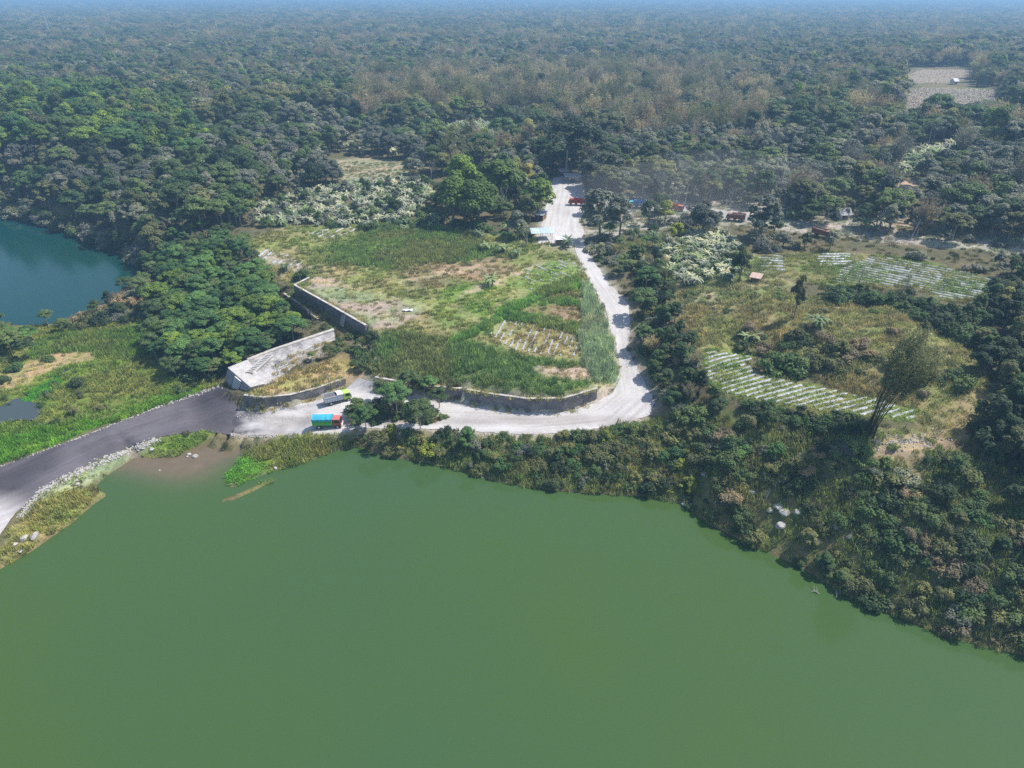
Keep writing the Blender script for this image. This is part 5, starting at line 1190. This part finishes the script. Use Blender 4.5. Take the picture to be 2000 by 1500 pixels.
# ------------------------------------------------------------------ single plants that stand out
def hero(kind, px, py, s, tone, label, var=None, sz=1.0, rz=None):
    g = GP(px, py); return plant(kind, random.randrange(len(KINDS[kind])) if var is None else var, (g.x, g.y, g.z-.1), random.uniform(0, 6.28) if rz is None else rz, s, T[tone][1] if isinstance(tone, str) else tone, label, None, sz)
G1 = (.19,.28,.06)
hero('broadleaf_tree', 885, 438, 2.0, G1, 'big bright green tree, leftmost of the large clump left of the plaza', 0)
hero('broadleaf_tree', 935, 440, 2.1, G1, 'big bright green tree at the front middle of the large clump', 2)
hero('broadleaf_tree', 900, 412, 2.2, G1, 'big bright green tree at the back left of the large clump', 3)
hero('broadleaf_tree', 960, 405, 2.3, G1, 'big bright green tree at the back of the large clump, its crown the highest', 2)
hero('broadleaf_tree', 1005, 402, 1.8, 'mid', 'green tree on the right side of the large clump', 1)
hero('broadleaf_tree', 1050, 430, 1.7, 'bright', 'bright green tree overhanging the left side of the plaza', 0)
hero('broadleaf_tree', 1028, 378, 1.3, 'amber', 'yellowing tree behind the large green clump', 1)
hero('bare_tree', 985, 425, 1.7, 'grey', 'bare greyish-pink tree in front of the large green clump')
hero('bare_tree', 1030, 478, 1.2, 'grey', 'bare pale branching tree beside the blue-roofed shed')
hero('broadleaf_tree', 1012, 466, 1.1, 'dusty', 'dust-covered tree behind the blue-roofed shed', 0)
D1 = (.062,.090,.055)
hero('feathery_tree', 1105, 345, 2.5, D1, 'huge dark spreading tree above the back of the plaza', 2, .95)
hero('feathery_tree', 1145, 348, 2.2, D1, 'dark spreading tree right of the huge dark tree', 0, 1.0)
hero('feathery_tree', 1180, 375, 1.8, (.17,.19,.14), 'grey-green spreading tree overhanging the red truck', 1, 1.0)
hero('broadleaf_tree', 1172, 466, 1.9, 'dusty', 'large dust-covered tree at the right edge of the plaza', 0)
hero('broadleaf_tree', 1210, 462, 1.5, 'dusty', 'dust-covered tree leaning beside the large dusty tree', 3)
hero('broadleaf_tree', 1172, 506, .6, 'dusty', 'small dusty tree on the right verge of the narrow road', 1)
hero('broadleaf_tree', 1276, 404, .95, (.13,.13,.12), 'tall narrow grey tree behind the blue truck', 1, 1.35)
hero('bare_tree', 1243, 388, 1.1, 'grey', 'whitish bare tree behind the blue truck')
hero('broadleaf_tree', 1298, 436, .95, 'lime', 'yellow-green tree in front of the orange truck', 0)
hero('broadleaf_tree', 1320, 466, .7, 'lime', 'small yellow-green tree below the eastern track', 2)
hero('broadleaf_tree', 1372, 456, 1.35, 'dusty', 'pale dusty tree left of the rusty truck', 2)
hero('broadleaf_tree', 1483, 468, 1.6, 'dusty', 'large pale dusty tree right of the rusty truck', 0)
hero('broadleaf_tree', 1443, 550, .9, 'dark', 'dark tree standing alone in the dusty banana grove', 1, 1.2)
hero('feathery_tree', 1216, 535, .7, 'mid', 'young slender tree on the slope right of the road', 1)
hero('feathery_tree', 1262, 575, .8, 'jade', 'green spreading tree at the narrow part of the road', 0)
hero('feathery_tree', 1252, 618, .75, 'deep', 'deep green spreading tree shading the road above the bend', 2)
hero('feathery_tree', 1254, 676, .65, 'deep', 'green spreading tree on the right verge above the wide bend', 1)
hero('broadleaf_tree', 1550, 622, .55, (.15,.17,.07), 'slim tree with pale trunk and high airy crown on the knoll', 1, 2.1)
hero('shrub', 1522, 728, 2.5, 'deep', 'large round dark shrub at the inner edge of the curved mulch field', 0, 1.1)
hero('bare_tree', 1757, 588, .95, 'grey', 'leaning bare tree above the hedge of the upper mulch field', 0, 1.3)
hero('coconut_palm', 1675, 560, .5, 'dusty', 'pale fan of palm fronds beside the upper mulch field', 1)
hero('banana_plant', 1455, 672, 1.1, 'bana', 'lone banana plant above the curved mulch field')
hero('banana_plant', 1590, 640, 1.2, 'bana', 'lone banana plant at the foot of the grassy knoll')
hero('broadleaf_tree', 618, 366, 1.4, 'dark', 'round dark green tree behind the banana grove', 2)
hero('coconut_palm', 648, 425, .62, 'dusty', 'small coconut palm standing in the pale banana grove', 0)
hero('broadleaf_tree', 772, 414, .8, 'mid', 'rounded green tree in the middle of the banana grove', 2)
for q in [(1895,160,.9,'leftmost coconut palm of the row beside the tan terraces'),(1935,152,1.1,'tall coconut palm, second from the left beyond the terraces'),(1962,148,1.15,'tallest coconut palm beyond the terraces'),(1990,155,1.1,'coconut palm at the right edge of the picture')]:
    hero('coconut_palm', q[0], q[1], q[2]*1.3, 'mid', q[3])
for q in [(716,842,.62,'jade',0,'feathery tree on the lower verge below the silver truck'),(821,838,.68,'mid',2,'feathery tree with forked pale trunk on the lower verge'),(858,797,.62,'mid',1,'feathery tree at the right tip of the road island'),
          (775,805,.72,'jade',2,'tall feathery tree in the middle of the road island'),(749,783,.6,'mid',1,'feathery tree leaning over the upper road arm'),(800,768,.6,'mid',0,'feathery tree in front of the curved wall'),(840,770,.55,'jade',1,'feathery tree at the start of the curved wall'),
          (700,812,.45,'mid',0,'small feathery tree at the left tip of the road island')]:
    hero('feathery_tree', q[0], q[1], q[2], q[3], q[5], q[4])
hero('broadleaf_tree', 912, 882, .62, 'jade', 'bright bushy tree on the bank reaching over the white road', 0, 1.1)
hero('feathery_tree', 95, 636, .55, 'mid', 'slender lone tree standing against the teal lake', 1, 1.05)
hero('bare_tree', 645, 752, .62, 'grey', 'pale bare tree on the dry mound behind the silver truck', 1)
hero('bare_tree', 470, 440, 1.1, 'grey', 'pale dead tree at the edge of the forest above the green grove')
hero('bare_tree', 400, 425, 1.3, 'grey', 'tall bare tree in the forest left of the banana grove')
hero('feathery_tree', 610, 705, .3, 'mid', 'small feathery tree growing over the concrete revetment', 1)
hero('feathery_tree', 645, 700, .35, 'mid', 'airy sapling at the upper end of the concrete revetment', 2)
for q in [(150,755,1.2,'dark','dark round bush in the middle of the marshy valley'),(150,808,1.0,'olive','olive bush between the pond and the dam road'),(588,545,1.5,'deep','dense green bush behind the corner of the stone terrace'),(728,668,1.2,'dark','dark bush hiding the end of the long stone wall'),
          (1595,716,1.0,'dark','dark bush beside the large round shrub'),(760,700,.0,'dark','')]:
    if q[2]: hero('shrub', q[0], q[1], q[2], q[3], q[4])
for q in [(962,556,'small banana plant in the middle of the plateau fields'),(1110,484,'banana plant beside the white-roofed kiosk'),(560,528,'banana plant at the left corner of the plateau'),(948,492,'banana plant at the back left of the plateau fields'),(985,496,'drooping banana plant below the dusty tree by the shed'),(1010,500,'banana plant left of the blue-roofed shed')]:
    hero('banana_plant', q[0], q[1], 1.1, 'bana', q[2])
# leaning green bamboo at the field edge, and two pale brown clumps
def bam(px, py, s, tone, label, **k):
    g = GP(px, py); KINDS['bamboo_clump'].append(mk_bamboo(**k)); tone = tone; return plant('bamboo_clump', len(KINDS['bamboo_clump'])-1, (g.x, g.y, g.z-.1), 0, s, (.25,.255,.125) if tone == 'bana' else T[tone][1], label)
bam(1698, 852, 1.0, 'bana', 'tall leaning green bamboo clump with bare dark culms at the field edge', seed=35, H=18.5, n=46, lean=3.7, leaf0=.58, per=380, drift=(5.0, 1.5), m='culm', lb=.065, la=.21)
bam(1735, 345, 1.25, 'grey', 'thin brown leaning bamboo clump in the dusty forest', seed=36, H=13, n=40, lean=2.6, leaf0=.3, per=40, drift=(3.5, 0))
bam(1965, 400, 1.3, 'grey', 'tall greyish bamboo clump near the right edge', seed=37, H=14, n=44, lean=3.2, leaf0=.3, per=40, drift=(2, 0))
bam(1695, 122, 1.5, 'tan', 'large tan bamboo clump standing above the dark quarry forest', seed=38, H=12, n=50, lean=5, leaf0=.25, per=70)
bam(1270, 690, .5, 'tan', 'pale drooping bamboo clump beside the road above the bend', seed=39, H=9, n=40, lean=3.6, leaf0=.2, per=70)
# ------------------------------------------------------------------ boulders, debris, driftwood, fallen cloth
def boulder(px, py, s, label):
    g = GP(px, py); g.z = max(g.z, 0); me = KINDS['rock'][random.randrange(3)][0][1]; o = bpy.data.objects.new('boulder', me); SC.collection.objects.link(o); o.location = (g.x, g.y, g.z+s*.15); o.rotation_euler = (random.uniform(-.2, .2), random.uniform(-.2, .2), random.uniform(0, 6)); s *= 1.15; o.scale = (s*1.2, s, s)
    return tag(o, label, 'boulder')
for q in [(1505,998,1.1,'pale boulder at the left of the boulder group on the right bank'),(1520,992,1.4,'largest pale boulder of the group on the right bank'),(1533,1003,1.5,'pale boulder in the middle of the group on the right bank'),(1557,1002,1.1,'pale boulder at the right of the group on the bank'),
          (1523,1028,1.3,'pale boulder alone just below the boulder group'),(1470,962,1.2,'grey boulder above the boulder group on the bank'),(1376,928,1.2,'pale boulder on the bank below the wide bend'),(1598,1058,1.0,'small pale boulder low on the right bank'),(1660,1050,1.0,'pale boulder among shrubs on the right bank'),
          (1632,1030,.9,'pale boulder halfway down the right bank'),(1730,746,1.6,'dark boulder behind the bamboo clump'),(46,1053,1.1,'white boulder, left of the pair on the left shore mound'),(68,1048,1.4,'white boulder, right of the pair on the left shore mound'),(28,1065,.9,'pale stone at the left shore below the white road end'),
          (40,1078,.7,'small white stone at the waterline on the left shore'),(150,939,.7,'white stone at the inlet beside the dam road'),(152,946,.7,'lower white stone at the inlet beside the dam road'),(296,879,.9,'grey flat rock beside the grassy islet'),(370,888,.7,'white debris lump in the shallow water, upper'),(382,892,.9,'white debris lump in the shallow water, right'),
          (366,892,.5,'small white debris in the shallow water, left'),(312,919,.4,'small pale stone in the brown shallows'),(538,915,.7,'pale stone at the waterline of the grassy spit'),(1335,985,.8,'pale stone at the waterline below the bend')]:
    boulder(*q)
def driftwood(px, py, L, rz, label, seed):
    g = GP(px, py); random.seed(seed); b = MB(); b.tube([(0, 0, 0), (L*.5, .1, .25), (L, 0, .2)], [.09, .06, .03], 5)
    for t in (.35, .55, .75): b.tube([(L*t, 0, .2), (L*t+.4, random.choice((-1, 1))*.7, .4)], [.04, .02], 4)
    o = b.build('driftwood', M['palebark']); o.location = (g.x, g.y, max(g.z, 0)); o.rotation_euler = (0, 0, rz); return tag(o, label, 'driftwood')
driftwood(1634, 1168, 1.6, 1.2, 'pale driftwood branch in the water below the right bank', 3); driftwood(1600, 1160, 1.0, 2.4, 'thin driftwood twig in the water left of the pale branch', 4); driftwood(1622, 945, 3.4, 1.0, 'pale dead branch lying on the right bank', 5)
g = GP(797, 607); b = MB(); vs = [(-1.2+2.4*i/6, -.5+1.0*j/4, .18+.15*math.sin(i*2+j)+random.uniform(0, .12)) for i in range(7) for j in range(5)]
b.add(vs, [(i*5+j, (i+1)*5+j, (i+1)*5+j+1, i*5+j+1) for i in range(6) for j in range(4)]); vs = [(q[0], q[1], q[2]-.15) for q in vs]; b.add(vs, [(i*5+j+1, (i+1)*5+j+1, (i+1)*5+j, i*5+j) for i in range(6) for j in range(4)])
o = b.build('plastic_sheet', M['white']); o.location = g; tag(o, 'crumpled white plastic sheet lying on the pale bare plot', 'plastic sheet')
# ------------------------------------------------------------------ haze
hb = MB(); hb.box((0, 3800, 42), (21000, 14000, 100)); hz = hb.build('haze', None) if False else None
me = bpy.data.meshes.new('haze'); me.from_pydata(hb.v, [], hb.f); hz = bpy.data.objects.new('haze', me); SC.collection.objects.link(hz)
hm = bpy.data.materials.new('haze_air'); hm.use_nodes = True; t = hm.node_tree; t.nodes.clear(); out = t.nodes.new('ShaderNodeOutputMaterial'); pv = t.nodes.new('ShaderNodeVolumePrincipled')
pv.inputs['Color'].default_value = (.38, .66, 1, 1); pv.inputs['Density'].default_value = HAZE; pv.inputs['Anisotropy'].default_value = 0.1
t.links.new(pv.outputs[0], out.inputs['Volume']); me.materials.append(hm); tag(hz, kind='stuff')

# drifting dust raised by the trucks on the eastern track
bm = bmesh.new(); bmesh.ops.create_icosphere(bm, subdivisions=4, radius=1)
for v_ in bm.verts: v_.co *= 1+.12*math.sin(v_.co.x*5+v_.co.y*3)
me = bpy.data.meshes.new('dust_cloud'); bm.to_mesh(me); bm.free(); g = GP(1420, 418); dc = bpy.data.objects.new('dust_cloud', me); SC.collection.objects.link(dc); dc.location = (g.x, g.y+10, g.z+6); dc.scale = (42, 26, 9)
dm = bpy.data.materials.new('dust_air'); dm.use_nodes = True; t = dm.node_tree; t.nodes.clear(); out = t.nodes.new('ShaderNodeOutputMaterial'); pv = t.nodes.new('ShaderNodeVolumePrincipled')
pv.inputs['Color'].default_value = (.9, .88, .86, 1); pv.inputs['Density'].default_value = .0035; t.links.new(pv.outputs[0], out.inputs['Volume']); me.materials.append(dm); tag(dc, 'pale dust drifting over the eastern track', kind='stuff')
